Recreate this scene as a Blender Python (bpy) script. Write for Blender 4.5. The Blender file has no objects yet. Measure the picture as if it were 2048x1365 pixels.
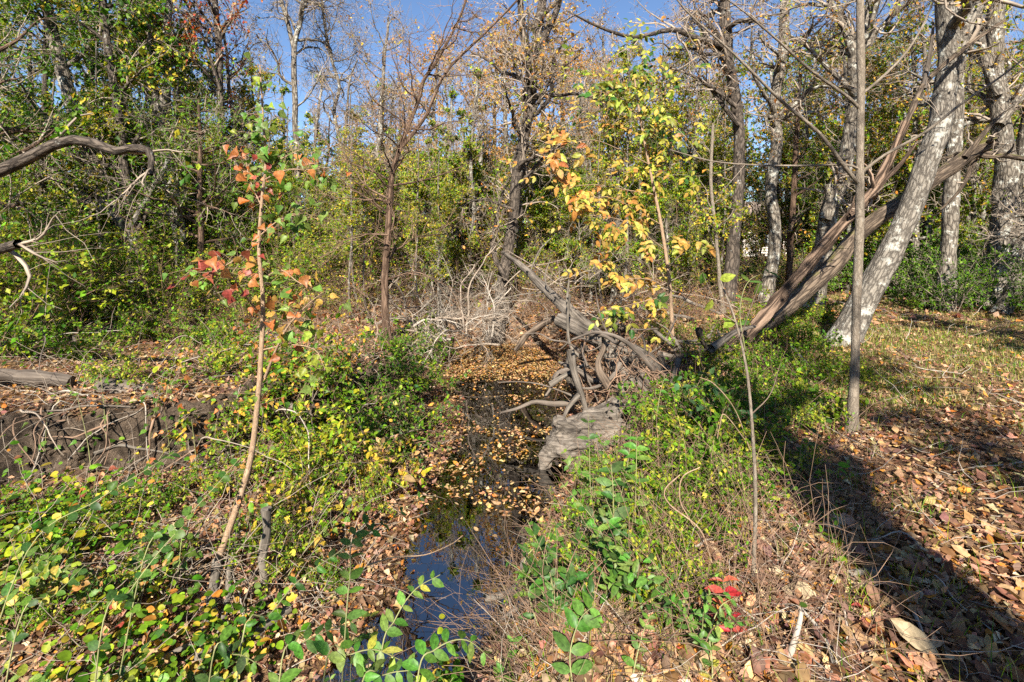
import bpy, math, numpy as np
from mathutils import Vector, Matrix

# ------------------------------------------------------------------ camera, sky, sun, exposure
SC = bpy.context.scene
COL = SC.collection
F, CX, HY, ZC = 1000.0, 1024.0, 480.0, 1.7      # focal length and horizon in pixels of the 2048 px photograph; eye height in metres

cam_d = bpy.data.cameras.new("camera")
cam = bpy.data.objects.new("camera", cam_d)
COL.objects.link(cam)
cam.location = (0, 0, ZC)
cam.rotation_euler = (math.pi / 2, 0, 0)
cam_d.sensor_width = 36.0
cam_d.lens = 36.0 * F / 2048.0
cam_d.shift_y = -(682.5 - HY) / 2048.0
cam_d.clip_start = 0.05
cam_d.clip_end = 2000
SC.camera = cam

SUN_EL, SUN_AZ = math.radians(37), math.radians(6)   # the sun stands behind the camera, a little to the left
world = bpy.data.worlds.new("World")
SC.world = world
world.use_nodes = True
wn = world.node_tree.nodes
sky = wn.new("ShaderNodeTexSky")
sky.sky_type = 'NISHITA'
sky.sun_disc = False
sky.sun_elevation = SUN_EL
sky.sun_rotation = math.pi + SUN_AZ
sky.air_density = 1.0
sky.dust_density = 0.0
sky.altitude = 1500
sky.ozone_density = 4.0
world.node_tree.links.new(sky.outputs[0], wn["Background"].inputs[0])
wn["Background"].inputs[1].default_value = 0.072

sun_d = bpy.data.lights.new("sun", 'SUN')
sun_d.energy = 5.0
sun_d.angle = math.radians(0.5)
sun_d.color = (1.0, 0.93, 0.81)
sun = bpy.data.objects.new("sun", sun_d)
COL.objects.link(sun)
LDIR = Vector((math.sin(SUN_AZ) * math.cos(SUN_EL), math.cos(SUN_AZ) * math.cos(SUN_EL), -math.sin(SUN_EL)))
sun.rotation_euler = LDIR.to_track_quat('-Z', 'Y').to_euler()
sun.location = (-5, -40, 40)

SC.view_settings.view_transform = 'Standard'
SC.view_settings.look = 'None'
SC.view_settings.gamma = 1.0
SC.view_settings.exposure = 1.46
SC.cycles.max_bounces = 5
SC.cycles.diffuse_bounces = 2
SC.cycles.glossy_bounces = 2
SC.cycles.transmission_bounces = 3
SC.cycles.transparent_max_bounces = 6
SC.cycles.caustics_reflective = False
SC.cycles.caustics_refractive = False
SC.cycles.use_adaptive_sampling = True
SC.cycles.adaptive_threshold = 0.02
SC.cycles.use_denoising = False

rng = np.random.default_rng(11)

# ------------------------------------------------------------------ maths helpers
def nrm(v):
    return v / np.maximum(np.linalg.norm(v, axis=-1, keepdims=True), 1e-9)

def P(px, py, d):
    return np.array([(px - CX) / F * d, d, ZC - (py - HY) / F * d])

def sstep(t):
    t = np.clip(t, 0, 1)
    return t * t * (3 - 2 * t)

def _hash(ix, iy, iz):
    n = (ix * 374761393 + iy * 668265263 + iz * 2147483647) & 0xffffffff
    n = ((n ^ (n >> 13)) * 1274126177) & 0xffffffff
    return ((n ^ (n >> 16)) & 0xffff) / 65535.0

def vnoise(p):
    p = np.asarray(p, float)
    i = np.floor(p).astype(np.int64); f = p - i; f = f * f * (3 - 2 * f)
    r = 0
    for dx in (0, 1):
        for dy in (0, 1):
            for dz in (0, 1):
                w = (f[..., 0] if dx else 1 - f[..., 0]) * (f[..., 1] if dy else 1 - f[..., 1]) * (f[..., 2] if dz else 1 - f[..., 2])
                r = r + w * _hash(i[..., 0] + dx, i[..., 1] + dy, i[..., 2] + dz)
    return r

def n2(x, y, s, seed=0.0):
    x = np.asarray(x, float); y = np.asarray(y, float)
    return vnoise(np.stack([x * s, y * s, np.full(x.shape, seed + 0.37)], -1)) - 0.5

YS = [-2, 0, 2.0, 2.9, 3.6, 4.5, 5.5, 7, 9.3, 11.8, 13]
XL = [-4.2, -3.2, -2.1, -1.15, -.85, -.95, -.8, -.66, -1.15, -1.2, -.9]
XR = [-2.6, -1.5, -.8, -.4, .03, .26, .66, .62, 1.1, .7, 0]
WTY = [2, 3, 4, 4.5, 5, 6.2, 8, 11]
WT = [6, 6, 5, 4, 2.4, 1.2, .55, .5]
ZW = -0.9

def height(x, y):
    x = np.asarray(x, float); y = np.asarray(y, float)
    xl = np.interp(y, YS, XL) + 0.12 * n2(x * 0, y, 2.1, 3) ; xr = np.interp(y, YS, XR) + 0.14 * n2(x * 0, y, 1.8, 9)
    wt = np.interp(y, WTY, WT) + 0.45 * n2(x, y, 1.3, 5) + 0.35 * n2(x, y, 4.0, 6)
    dr = x - xr; dl = xl - x
    wr = np.interp(y, [0, 2, 4, 6, 12], [1.3, 1.25, 1.5, 1.9, 2.2])
    zr = -0.91 + 0.91 * sstep(dr / wr) ** 0.8
    zl = -0.91 + 0.36 * sstep(dl / 2.2) ** 0.6 + 0.58 * sstep((dl - wt) / 0.42)
    half = np.maximum((xr - xl) * 0.5, 0.05)
    t = np.clip(1 - np.abs((x - (xl + xr) / 2)) / half, 0, 1)
    zb = -0.91 - 0.4 * sstep(t * 1.5)
    z = np.where(dr > 0, zr, np.where(dl > 0, zl, zb))
    e = sstep((y - 11.6) / 2.4)
    z = z * (1 - e) - 0.05 * e
    near = np.clip((z - ZW) * 3, 0.15, 1)
    z = z + near * (0.09 * n2(x, y, 0.5, 1) + 0.07 * n2(x, y, 1.7, 2) + 0.03 * n2(x, y, 6.0, 4))
    scarp = np.exp(-(((dl - wt - 0.2) / 0.35) ** 2)) * (dl > 0) * (y < 9)
    z = z + scarp * (0.42 * n2(x, y, 2.6, 21) + 0.3 * n2(x, y, 6.5, 22) + 0.12 * n2(x, y, 12, 23))
    return z + 0.012 * np.maximum(y - 18, 0)

def hz(x, y):
    return float(height(np.array([x]), np.array([y]))[0])

def G(px, py, dmax=60):
    """the point of the ground seen at a pixel of the photograph"""
    d = np.geomspace(1.2, dmax, 900)
    z = ZC - (py - HY) / F * d
    h = height((px - CX) / F * d, d)
    k = np.argmax(h > z)
    d0 = d[k] if (h > z).any() else dmax
    x = (px - CX) / F * d0
    return np.array([x, d0, hz(x, d0)])

def spline(pts, n):
    """Catmull-Rom through points"""
    p = np.asarray(pts, float)
    p = np.vstack([2 * p[0] - p[1], p, 2 * p[-1] - p[-2]])
    m = len(p) - 3
    t = np.linspace(0, m - 1e-6, n); i = t.astype(int); f = (t - i)[:, None]
    a, b, c, d = p[i], p[i + 1], p[i + 2], p[i + 3]
    return 0.5 * (2 * b + (c - a) * f + (2 * a - 5 * b + 4 * c - d) * f ** 2 + (3 * b - a - 3 * c + d) * f ** 3)

# ------------------------------------------------------------------ geometry collector
class Geo:
    def __init__(s):
        s.V, s.C, s.B, s.Q, s.n = [], [], [], [], 0
    def add(s, V, polys, col=(.5, .5, .5), bco=None):
        V = np.asarray(V, float).reshape(-1, 3)
        s.V.append(V)
        c = np.asarray(col, float)
        s.C.append(np.broadcast_to(c, (len(V), 3)) if c.ndim == 1 else c)
        s.B.append(V if bco is None else bco)
        for q in polys:
            s.Q.append(np.asarray(q, np.int64) + s.n)
        s.n += len(V)
        return s
    def mesh(s, name, mat, off=(0, 0, 0), smooth=True):
        me = bpy.data.meshes.new(name)
        V = np.concatenate(s.V) - np.asarray(off, float)
        idx = np.concatenate([q.ravel() for q in s.Q])
        tot = np.concatenate([np.full(len(q), q.shape[1]) for q in s.Q])
        st = np.concatenate([[0], np.cumsum(tot)[:-1]])
        me.vertices.add(len(V)); me.vertices.foreach_set("co", V.ravel().astype(np.float32))
        me.loops.add(len(idx)); me.loops.foreach_set("vertex_index", idx.astype(np.int32))
        me.polygons.add(len(tot)); me.polygons.foreach_set("loop_start", st.astype(np.int32))
        me.update(calc_edges=True)
        if smooth:
            me.polygons.foreach_set("use_smooth", np.ones(len(tot), bool))
        c = np.concatenate(s.C); c4 = np.ones((len(c), 4), np.float32); c4[:, :3] = c
        me.attributes.new("col", 'FLOAT_COLOR', 'POINT').data.foreach_set("color", c4.ravel())
        me.attributes.new("bco", 'FLOAT_VECTOR', 'POINT').data.foreach_set("vector", np.concatenate(s.B).astype(np.float32).ravel())
        me.materials.append(mat)
        return me

def link(name, data, parent=None, loc=None, **props):
    o = bpy.data.objects.new(name, data)
    COL.objects.link(o)
    if parent is not None:
        o.parent = parent
    if loc is not None:
        o.location = loc
    for k, v in props.items():
        if v is not None:
            o[k] = v
    return o

def thing(name, loc, label, category, group=None):
    return link(name, None, None, loc, label=label, category=category, group=group)

def tubes(pts, rad, sides, relief=0.0, rs=9.0):
    """pts (B,n,3), rad (B,n) -> verts, quads, bark coordinates"""
    pts = np.asarray(pts, float); rad = np.asarray(rad, float)
    B, n, _ = pts.shape
    T = nrm(np.gradient(pts, axis=1))
    chord = nrm(pts[:, -1] - pts[:, 0])
    ref = np.where(np.abs(chord[:, 2:3]) < 0.8, np.array([[0, 0, 1.0]]), np.array([[1.0, 0, 0]]))
    U = nrm(np.cross(T, ref[:, None, :])); W = np.cross(T, U)
    a = np.linspace(0, 2 * np.pi, sides, endpoint=False)
    ca, sa = np.cos(a), np.sin(a)
    seg = np.linalg.norm(np.diff(pts, axis=1), axis=2)
    s = np.concatenate([np.zeros((B, 1)), np.cumsum(seg, 1)], 1) + rng.uniform(0, 40, (B, 1))
    R = rad.mean(1)[:, None, None]
    bco = np.stack(np.broadcast_arrays(R * ca[None, None], R * sa[None, None], s[:, :, None]), -1)
    r = rad[:, :, None] * np.ones(sides)
    if relief:
        k = np.array([rs / 0.6, rs / 0.6, rs * 0.3])
        ridge = np.abs(vnoise(bco * k) * 2 - 1) + 0.5 * vnoise(bco * k * 2.3)
        lump = vnoise(bco * np.array([4, 4, 1.6])) - 0.5
        r = r * (1 + relief * (ridge - 0.8) + 0.22 * lump)
    V = pts[:, :, None] + r[..., None] * (ca[None, None, :, None] * U[:, :, None] + sa[None, None, :, None] * W[:, :, None])
    base = (np.arange(B) * n * sides)[:, None, None] + (np.arange(n - 1) * sides)[None, :, None]
    j = np.arange(sides)[None, None]; j2 = (j + 1) % sides
    q = np.stack([base + j, base + j2, base + sides + j2, base + sides + j], -1).reshape(-1, 4)
    return V.reshape(-1, 3), [q], bco.reshape(-1, 3)

def grow(start, dirs, length, npts, wob, up):
    start = np.asarray(start, float); B = len(start)
    pts = np.empty((B, npts, 3)); pts[:, 0] = start
    d = nrm(np.asarray(dirs, float)); step = np.broadcast_to(length, (B,)) / (npts - 1)
    for i in range(1, npts):
        d = nrm(d + rng.normal(0, wob, (B, 3)) + np.array([0, 0, up]))
        pts[:, i] = pts[:, i - 1] + d * step[:, None]
    return pts

def sprout(pts, rad, per, t0, t1, ang, spread=0.25):
    """start points, directions and parent radii of side shoots on polylines"""
    B, n, _ = pts.shape
    idx = np.repeat(np.arange(B), per)
    t = rng.uniform(t0, t1, len(idx)) * (n - 1)
    i = np.minimum(t.astype(int), n - 2); f = (t - i)[:, None]
    p = pts[idx, i] * (1 - f) + pts[idx, i + 1] * f
    tan = nrm(pts[idx, i + 1] - pts[idx, i])
    perp = nrm(np.cross(tan, rng.normal(size=(len(idx), 3))))
    a = np.radians(ang) + rng.normal(0, spread, len(idx))
    d = tan * np.cos(a)[:, None] + perp * np.sin(a)[:, None]
    r = rad[idx, i] * (1 - f[:, 0]) + rad[idx, i + 1] * f[:, 0]
    return p, d, r, t / (n - 1), idx

def taper(r0, n, end=0.25, pw=1.0):
    t = np.linspace(0, 1, n)
    return np.asarray(r0)[:, None] * (1 - (1 - end) * t ** pw)[None]

# leaf templates: x along the leaf, y across, z up
def leaf_template(ts, ws, fold=0.25, curl=0.2, wave=0.0):
    n = len(ts); V = []; 
    for t, w in zip(ts, ws):
        z = -curl * t * t
        V += [(t, 0, z), (t, w, z + fold * w + wave * math.sin(9 * t)), (t, -w, z + fold * w - wave * math.sin(7 * t + 1))]
    V = np.array(V); q, tri = [], []
    for k in range(n - 1):
        a, b = 3 * k, 3 * k + 3
        if ws[k] == 0:
            tri += [(a, b, b + 1), (a, b + 2, b)]
        elif ws[k + 1] == 0:
            tri += [(a, b, a + 1), (a, a + 2, b)]
        else:
            q += [(a, b, b + 1, a + 1), (a, a + 2, b + 2, b)]
    keep = np.ones(len(V), bool)
    for k in range(n):
        if ws[k] == 0:
            keep[3 * k + 1] = keep[3 * k + 2] = False
    m = np.cumsum(keep) - 1
    return V[keep], [m[np.array(x)] for x in (q, tri) if len(x)]

T_OVAL = leaf_template([0, .18, .45, .75, 1], [0, .2, .27, .18, 0], .25, .18)
T_LONG = leaf_template([0, .2, .5, .8, 1], [0, .13, .19, .11, 0], .3, .25)
T_HEART = leaf_template([0, .06, .25, .45, .7, 1], [0, .27, .43, .33, .12, 0], .2, .22)
T_ROUND = leaf_template([0, .12, .4, .7, .92, 1], [0, .25, .38, .33, .14, 0], .2, .12)
T_DIAM = (np.array([(0, 0, 0), (.5, .3, .1), (1, 0, -.06), (.5, -.3, .1)]), [np.array([(0, 2, 1), (0, 3, 2)])])
T_NARROW = (np.array([(0, 0, 0), (.5, .17, .06), (1, 0, -.08), (.5, -.17, .06)]), [np.array([(0, 2, 1), (0, 3, 2)])])
T_DRY = [leaf_template([0, .3, .7, 1], [0, w, w * .9, 0], f, c, wv) for w, f, c, wv in
         ((.26, .5, .1, .03), (.3, -.35, -.25, .04), (.22, .8, .3, .0), (.33, .15, -.4, .06), (.28, -.7, .15, .03))]

T_DRY2 = [(np.array([(0, 0, 0), (.5, w, f * w), (1, 0, -c), (.5, -w, f * w), (.5, 0, 0)]), [np.array([(0, 4, 1), (4, 2, 1), (0, 3, 4), (4, 3, 2)])]) for w, f, c in ((.26, .5, .1), (.3, -.35, -.25), (.24, .8, .3), (.33, .15, -.3), (.28, -.7, .15))]

def leaves(pos, dirs, up, size, tmpl, width=1.0):
    """batch of leaves -> verts, polys (flat index), leaf count and verts per leaf"""
    TV, TP = tmpl
    x = nrm(dirs); z = nrm(up - (up * x).sum(-1, keepdims=True) * x); y = np.cross(z, x)
    L, k = len(pos), len(TV)
    size = np.broadcast_to(size, (L,))
    V = pos[:, None] + size[:, None, None] * (TV[None, :, 0:1] * x[:, None] + width * TV[None, :, 1:2] * y[:, None] + TV[None, :, 2:3] * z[:, None])
    off = (np.arange(L) * k)[:, None, None]
    return V.reshape(-1, 3), [(p[None] + off).reshape(-1, p.shape[1]) for p in TP], k

def pal(n, colours, weights=None, jit=0.18):
    c = np.array(colours, float)
    w = None if weights is None or len(weights) != len(c) else np.array(weights, float) / np.sum(weights)
    out = c[rng.choice(len(c), n, p=w)]
    return np.clip(out * rng.lognormal(0, jit, (n, 1)) * rng.lognormal(0, jit * .4, (n, 3)), 0.004, 0.9)

GD, GM, GL, GY = (.032, .085, .008), (.072, .168, .009), (.135, .245, .013), (.29, .32, .018)
YE, OR, RE, TA, BR, PU, PI = (.5, .36, .04), (.46, .2, .035), (.38, .06, .03), (.42, .25, .12), (.18, .085, .04), (.15, .08, .06), (.4, .21, .12)

# ------------------------------------------------------------------ materials
def newmat(name):
    m = bpy.data.materials.new(name); m.use_nodes = True
    nt = m.node_tree; nt.nodes.clear()
    return m, nt, lambda t, **k: _node(nt, t, **k)

def _node(nt, t, **k):
    n = nt.nodes.new("ShaderNode" + t)
    for a, v in k.items():
        setattr(n, a, v)
    return n

def setin(n, **k):
    for a, v in k.items():
        n.inputs[a.replace("_", " ")].default_value = v
    return n

def leafmat(name, trans=0.4, rough=0.55, colour=None, spec=0.2, veins=False):
    m, nt, N = newmat(name); L = nt.links.new
    out = N("OutputMaterial"); mix = N("MixShader"); pb = N("BsdfPrincipled"); tr = N("BsdfTranslucent")
    no = N("TexNoise"); setin(no, Scale=38.0, Detail=1.0)
    tc = N("TexCoord")
    L(tc.outputs["Object"], no.inputs["Vector"])
    mr = N("MapRange"); setin(mr, From_Min=.3, From_Max=.7, To_Min=.72, To_Max=1.25); L(no.outputs["Fac"], mr.inputs["Value"])
    mu = N("VectorMath", operation='SCALE')
    if colour is None:
        at = N("Attribute", attribute_name="col"); L(at.outputs["Color"], mu.inputs[0])
    else:
        mu.inputs[0].default_value = colour
    sc_out = mr.outputs[0]
    if veins:       # midrib, side veins and blemishes of a leaf seen close by (leaf along object x)
        sx = N("SeparateXYZ"); L(tc.outputs["Object"], sx.inputs[0])
        ab = N("Math", operation='ABSOLUTE'); L(sx.outputs["Y"], ab.inputs[0])
        rb = N("MapRange"); setin(rb, From_Min=.006, From_Max=.02, To_Min=1.35, To_Max=1.0); L(ab.outputs[0], rb.inputs["Value"])
        ph = N("Math", operation='MULTIPLY_ADD'); ph.inputs[1].default_value = -1.1; L(ab.outputs[0], ph.inputs[0]); L(sx.outputs["X"], ph.inputs[2])
        sn = N("Math", operation='MULTIPLY'); sn.inputs[1].default_value = 52.0; L(ph.outputs[0], sn.inputs[0])
        si = N("Math", operation='SINE'); L(sn.outputs[0], si.inputs[0])
        vr = N("MapRange"); setin(vr, From_Min=.8, From_Max=1.0, To_Min=1.0, To_Max=1.16); L(si.outputs[0], vr.inputs["Value"])
        bn = N("TexNoise"); setin(bn, Scale=6.0, Detail=4.0); oi = N("ObjectInfo"); av = N("VectorMath", operation='ADD'); L(tc.outputs["Object"], av.inputs[0]); L(oi.outputs["Location"], av.inputs[1]); L(av.outputs[0], bn.inputs["Vector"])
        br = N("MapRange"); setin(br, From_Min=.3, From_Max=.62, To_Min=.5, To_Max=1.1); L(bn.outputs["Fac"], br.inputs["Value"])
        m1 = N("Math", operation='MULTIPLY'); L(rb.outputs[0], m1.inputs[0]); L(vr.outputs[0], m1.inputs[1])
        m2 = N("Math", operation='MULTIPLY'); L(m1.outputs[0], m2.inputs[0]); L(br.outputs[0], m2.inputs[1])
        rv = N("MapRange"); setin(rv, To_Min=.7, To_Max=1.3); L(oi.outputs["Random"], rv.inputs["Value"])
        m3 = N("Math", operation='MULTIPLY'); L(m2.outputs[0], m3.inputs[0]); L(rv.outputs[0], m3.inputs[1])
        sc_out = m3.outputs[0]
    L(sc_out, mu.inputs["Scale"])
    L(mu.outputs[0], pb.inputs["Base Color"])
    tm = N("VectorMath", operation='MULTIPLY'); tm.inputs[1].default_value = (1.25, 1.2, .6); L(mu.outputs[0], tm.inputs[0]); L(tm.outputs[0], tr.inputs["Color"])
    setin(pb, Roughness=rough); pb.inputs["Specular IOR Level"].default_value = spec
    mix.inputs[0].default_value = trans
    L(pb.outputs[0], mix.inputs[1]); L(tr.outputs[0], mix.inputs[2]); L(mix.outputs[0], out.inputs[0])
    return m

def barkmat(name, dark, light, lichen=None, lic=0.6, scale=14.0, moss=None, bump=0.6, stretch=.28):
    m, nt, N = newmat(name); L = nt.links.new
    out = N("OutputMaterial"); pb = N("BsdfPrincipled"); setin(pb, Roughness=.9); pb.inputs["Specular IOR Level"].default_value = .15
    at = N("Attribute", attribute_name="bco")
    mp = N("Mapping"); mp.inputs["Scale"].default_value = (1, 1, stretch); L(at.outputs["Vector"], mp.inputs["Vector"])
    no = N("TexNoise"); setin(no, Scale=scale * 1.6, Detail=6.0, Roughness=.65); L(mp.outputs[0], no.inputs["Vector"])
    vo = N("TexVoronoi", feature='DISTANCE_TO_EDGE'); setin(vo, Scale=scale); 
    wb = N("VectorMath", operation='ADD'); sc = N("VectorMath", operation='SCALE'); sc.inputs["Scale"].default_value = .06
    L(no.outputs["Color"], sc.inputs[0]); L(mp.outputs[0], wb.inputs[0]); L(sc.outputs[0], wb.inputs[1]); L(wb.outputs[0], vo.inputs["Vector"])
    r1 = N("MapRange"); setin(r1, From_Min=0.0, From_Max=.22, To_Min=0.0, To_Max=1.0); L(vo.outputs["Distance"], r1.inputs["Value"])
    mm = N("Math", operation='MULTIPLY'); L(r1.outputs[0], mm.inputs[0])
    r2 = N("MapRange"); setin(r2, From_Min=.25, From_Max=.75, To_Min=.35, To_Max=1.1); L(no.outputs["Fac"], r2.inputs["Value"]); L(r2.outputs[0], mm.inputs[1])
    mx = N("MixRGB"); mx.inputs[1].default_value = (*dark, 1); mx.inputs[2].default_value = (*light, 1); L(mm.outputs[0], mx.inputs[0])
    cur = mx.outputs[0]
    if lichen:
        ln = N("TexNoise"); setin(ln, Scale=5.0, Detail=7.0, Roughness=.7); L(at.outputs["Vector"], ln.inputs["Vector"])
        lr = N("MapRange"); setin(lr, From_Min=lic, From_Max=lic + .07); L(ln.outputs["Fac"], lr.inputs["Value"])
        lm = N("Math", operation='MULTIPLY'); lm.inputs[1].default_value = .8; L(lr.outputs[0], lm.inputs[0])
        m2 = N("MixRGB"); m2.inputs[2].default_value = (*lichen, 1); L(lm.outputs[0], m2.inputs[0]); L(cur, m2.inputs[1]); cur = m2.outputs[0]
    if moss:
        ln = N("TexNoise"); setin(ln, Scale=3.0, Detail=6.0, Roughness=.7); L(at.outputs["Vector"], ln.inputs["Vector"])
        ge = N("NewGeometry"); sx = N("SeparateXYZ"); L(ge.outputs["Normal"], sx.inputs[0])
        ad = N("Math", operation='MULTIPLY_ADD'); ad.inputs[1].default_value = .22; L(sx.outputs["Z"], ad.inputs[0]); L(ln.outputs["Fac"], ad.inputs[2])
        lr = N("MapRange"); setin(lr, From_Min=.66, From_Max=.8); L(ad.outputs[0], lr.inputs["Value"])
        m2 = N("MixRGB"); m2.inputs[2].default_value = (*moss, 1); L(lr.outputs[0], m2.inputs[0]); L(cur, m2.inputs[1]); cur = m2.outputs[0]
    L(cur, pb.inputs["Base Color"])
    bp = N("Bump"); setin(bp, Strength=bump, Distance=.03); L(mm.outputs[0], bp.inputs["Height"]); L(bp.outputs[0], pb.inputs["Normal"])
    L(pb.outputs[0], out.inputs[0])
    return m

def woodmat(name, dark, light, scale=30.0):
    """weathered wood: long grain along the piece"""
    m, nt, N = newmat(name); L = nt.links.new
    out = N("OutputMaterial"); pb = N("BsdfPrincipled"); setin(pb, Roughness=.85); pb.inputs["Specular IOR Level"].default_value = .2
    at = N("Attribute", attribute_name="bco")
    mp = N("Mapping"); mp.inputs["Scale"].default_value = (1, 1, .06); L(at.outputs["Vector"], mp.inputs["Vector"])
    no = N("TexNoise"); setin(no, Scale=scale, Detail=5.0, Roughness=.7); L(mp.outputs[0], no.inputs["Vector"])
    n2_ = N("TexNoise"); setin(n2_, Scale=3.5, Detail=4.0); L(at.outputs["Vector"], n2_.inputs["Vector"])
    ad = N("Math", operation='MULTIPLY_ADD'); ad.inputs[1].default_value = .55; L(n2_.outputs["Fac"], ad.inputs[0]); L(no.outputs["Fac"], ad.inputs[2])
    mr = N("MapRange"); setin(mr, From_Min=.6, From_Max=1.0); L(ad.outputs[0], mr.inputs["Value"])
    mx = N("MixRGB"); mx.inputs[1].default_value = (*dark, 1); mx.inputs[2].default_value = (*light, 1); L(mr.outputs[0], mx.inputs[0])
    L(mx.outputs[0], pb.inputs["Base Color"])
    bp = N("Bump"); setin(bp, Strength=.7, Distance=.02); L(no.outputs["Fac"], bp.inputs["Height"]); L(bp.outputs[0], pb.inputs["Normal"])
    L(pb.outputs[0], out.inputs[0])
    return m

def plainmat(name, colour, rough=.7, nscale=8.0, amp=.3, bump=0.0):
    m, nt, N = newmat(name); L = nt.links.new
    out = N("OutputMaterial"); pb = N("BsdfPrincipled"); setin(pb, Roughness=rough)
    tc = N("TexCoord"); no = N("TexNoise"); setin(no, Scale=nscale, Detail=5.0); L(tc.outputs["Object"], no.inputs["Vector"])
    mr = N("MapRange"); setin(mr, From_Min=.25, From_Max=.75, To_Min=1 - amp, To_Max=1 + amp); L(no.outputs["Fac"], mr.inputs["Value"])
    mu = N("VectorMath", operation='SCALE'); mu.inputs[0].default_value = colour; L(mr.outputs[0], mu.inputs["Scale"]); L(mu.outputs[0], pb.inputs["Base Color"])
    if bump:
        bp = N("Bump"); setin(bp, Strength=bump, Distance=.05); L(no.outputs["Fac"], bp.inputs["Height"]); L(bp.outputs[0], pb.inputs["Normal"])
    L(pb.outputs[0], out.inputs[0])
    return m

M = {}
M['leaf'] = leafmat("leaf_green", .38, .5)
M['leaf_single'] = leafmat("leaf_single", .38, .45, spec=.3, veins=True)
M['dry_single'] = leafmat("leaf_dry_single", .2, .75, spec=.15, veins=True)
M['dry'] = leafmat("leaf_dry", .22, .75, spec=.15)
M['bark_grey'] = barkmat("bark_grey", (.055, .045, .036), (.27, .235, .19), (.52, .52, .46), .56)
M['bark_lichen'] = barkmat("bark_lichen", (.07, .06, .05), (.27, .24, .2), (.46, .45, .4), .545, 20)
M['bark_dark'] = barkmat("bark_dark", (.03, .024, .02), (.15, .12, .095), (.4, .4, .36), .61, 16)
M['bark_cedar'] = barkmat("bark_cedar", (.05, .03, .02), (.22, .145, .1), None, .6, 26, stretch=.1)
M['bark_moss'] = barkmat("bark_moss", (.035, .026, .02), (.2, .15, .108), None, .6, 18, moss=(.11, .105, .028), stretch=.14)
M['bark_young'] = barkmat("bark_young", (.13, .105, .08), (.27, .225, .175), (.42, .41, .36), .6, 34, bump=.35, stretch=.35)
M['stem_tan'] = barkmat("stem_tan", (.2, .13, .08), (.42, .3, .2), None, .6, 60, bump=.2, stretch=.2)
M['twig'] = plainmat("twig_grey", (.27, .215, .165), .9, 3.0, .55)
M['twig_pale'] = plainmat("twig_pale", (.33, .285, .235), .9, 4.0, .45)
M['twig_brown'] = plainmat("twig_brown", (.2, .125, .08), .9, 4.0, .5)
M['stem_green'] = plainmat("stem_green", (.2, .2, .08), .7, 6.0, .35)
M['wood_grey'] = woodmat("wood_grey", (.04, .033, .027), (.255, .22, .18))
M['wood_red'] = woodmat("wood_red", (.035, .025, .019), (.28, .21, .155))
M['wood_old'] = woodmat("wood_old", (.026, .021, .017), (.235, .2, .165), 45.0)
M['bark_split'] = barkmat("bark_split", (.028, .018, .013), (.3, .205, .145), None, .6, 13, bump=1.0, stretch=.1)
M['wood_dark'] = woodmat("wood_dark", (.045, .035, .028), (.2, .165, .135))
M['grass'] = leafmat("grass_blade", .35, .55)

def groundmat():
    m, nt, N = newmat("forest_floor"); L = nt.links.new
    out = N("OutputMaterial"); pb = N("BsdfPrincipled"); setin(pb, Roughness=.95); pb.inputs["Specular IOR Level"].default_value = .1
    tc = N("TexCoord")
    vo = N("TexVoronoi"); setin(vo, Scale=26.0, Randomness=1.0); L(tc.outputs["Object"], vo.inputs["Vector"])
    sp = N("SeparateColor"); L(vo.outputs["Color"], sp.inputs[0])
    cr = N("ValToRGB"); e = cr.color_ramp.elements
    e[0].position = 0; e[0].color = (.07, .042, .026, 1); e[1].position = 1; e[1].color = (.34, .22, .13, 1)
    for p, c in ((.35, (.15, .085, .05)), (.6, (.22, .13, .075)), (.8, (.3, .17, .085))):
        x = e.new(p); x.color = (*c, 1)
    L(sp.outputs[0], cr.inputs[0])
    at = N("Attribute", attribute_name="col"); sa = N("SeparateColor"); L(at.outputs["Color"], sa.inputs[0])
    no = N("TexNoise"); setin(no, Scale=9.0, Detail=8.0, Roughness=.7); L(tc.outputs["Object"], no.inputs["Vector"])
    so = N("MixRGB"); so.inputs[1].default_value = (.03, .022, .016, 1); so.inputs[2].default_value = (.17, .125, .09, 1)
    sr = N("MapRange"); setin(sr, From_Min=.38, From_Max=.68); L(no.outputs["Fac"], sr.inputs["Value"]); L(sr.outputs[0], so.inputs[0])
    m1 = N("MixRGB"); L(sa.outputs[0], m1.inputs[0]); L(cr.outputs[0], m1.inputs[1]); L(so.outputs[0], m1.inputs[2])
    gn = N("TexNoise"); setin(gn, Scale=2.2, Detail=7.0, Roughness=.75); L(tc.outputs["Object"], gn.inputs["Vector"])
    gr = N("MapRange"); setin(gr, From_Min=.42, From_Max=.6); L(gn.outputs["Fac"], gr.inputs["Value"])
    gm = N("Math", operation='MULTIPLY'); L(gr.outputs[0], gm.inputs[0]); L(sa.outputs[1], gm.inputs[1])
    m2 = N("MixRGB"); m2.inputs[2].default_value = (.17, .14, .05, 1); L(gm.outputs[0], m2.inputs[0]); L(m1.outputs[0], m2.inputs[1])
    wet = N("MixRGB"); wet.inputs[2].default_value = (.09, .05, .02, 1); L(sa.outputs[2], wet.inputs[0]); L(m2.outputs[0], wet.inputs[1])
    L(wet.outputs[0], pb.inputs["Base Color"])
    bp = N("Bump"); setin(bp, Strength=1.0, Distance=.12); L(no.outputs["Fac"], bp.inputs["Height"])
    b2 = N("Bump"); setin(b2, Strength=.7, Distance=.02); L(vo.outputs["Distance"], b2.inputs["Height"]); L(bp.outputs[0], b2.inputs["Normal"]); L(b2.outputs[0], pb.inputs["Normal"])
    L(pb.outputs[0], out.inputs[0])
    return m

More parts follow.
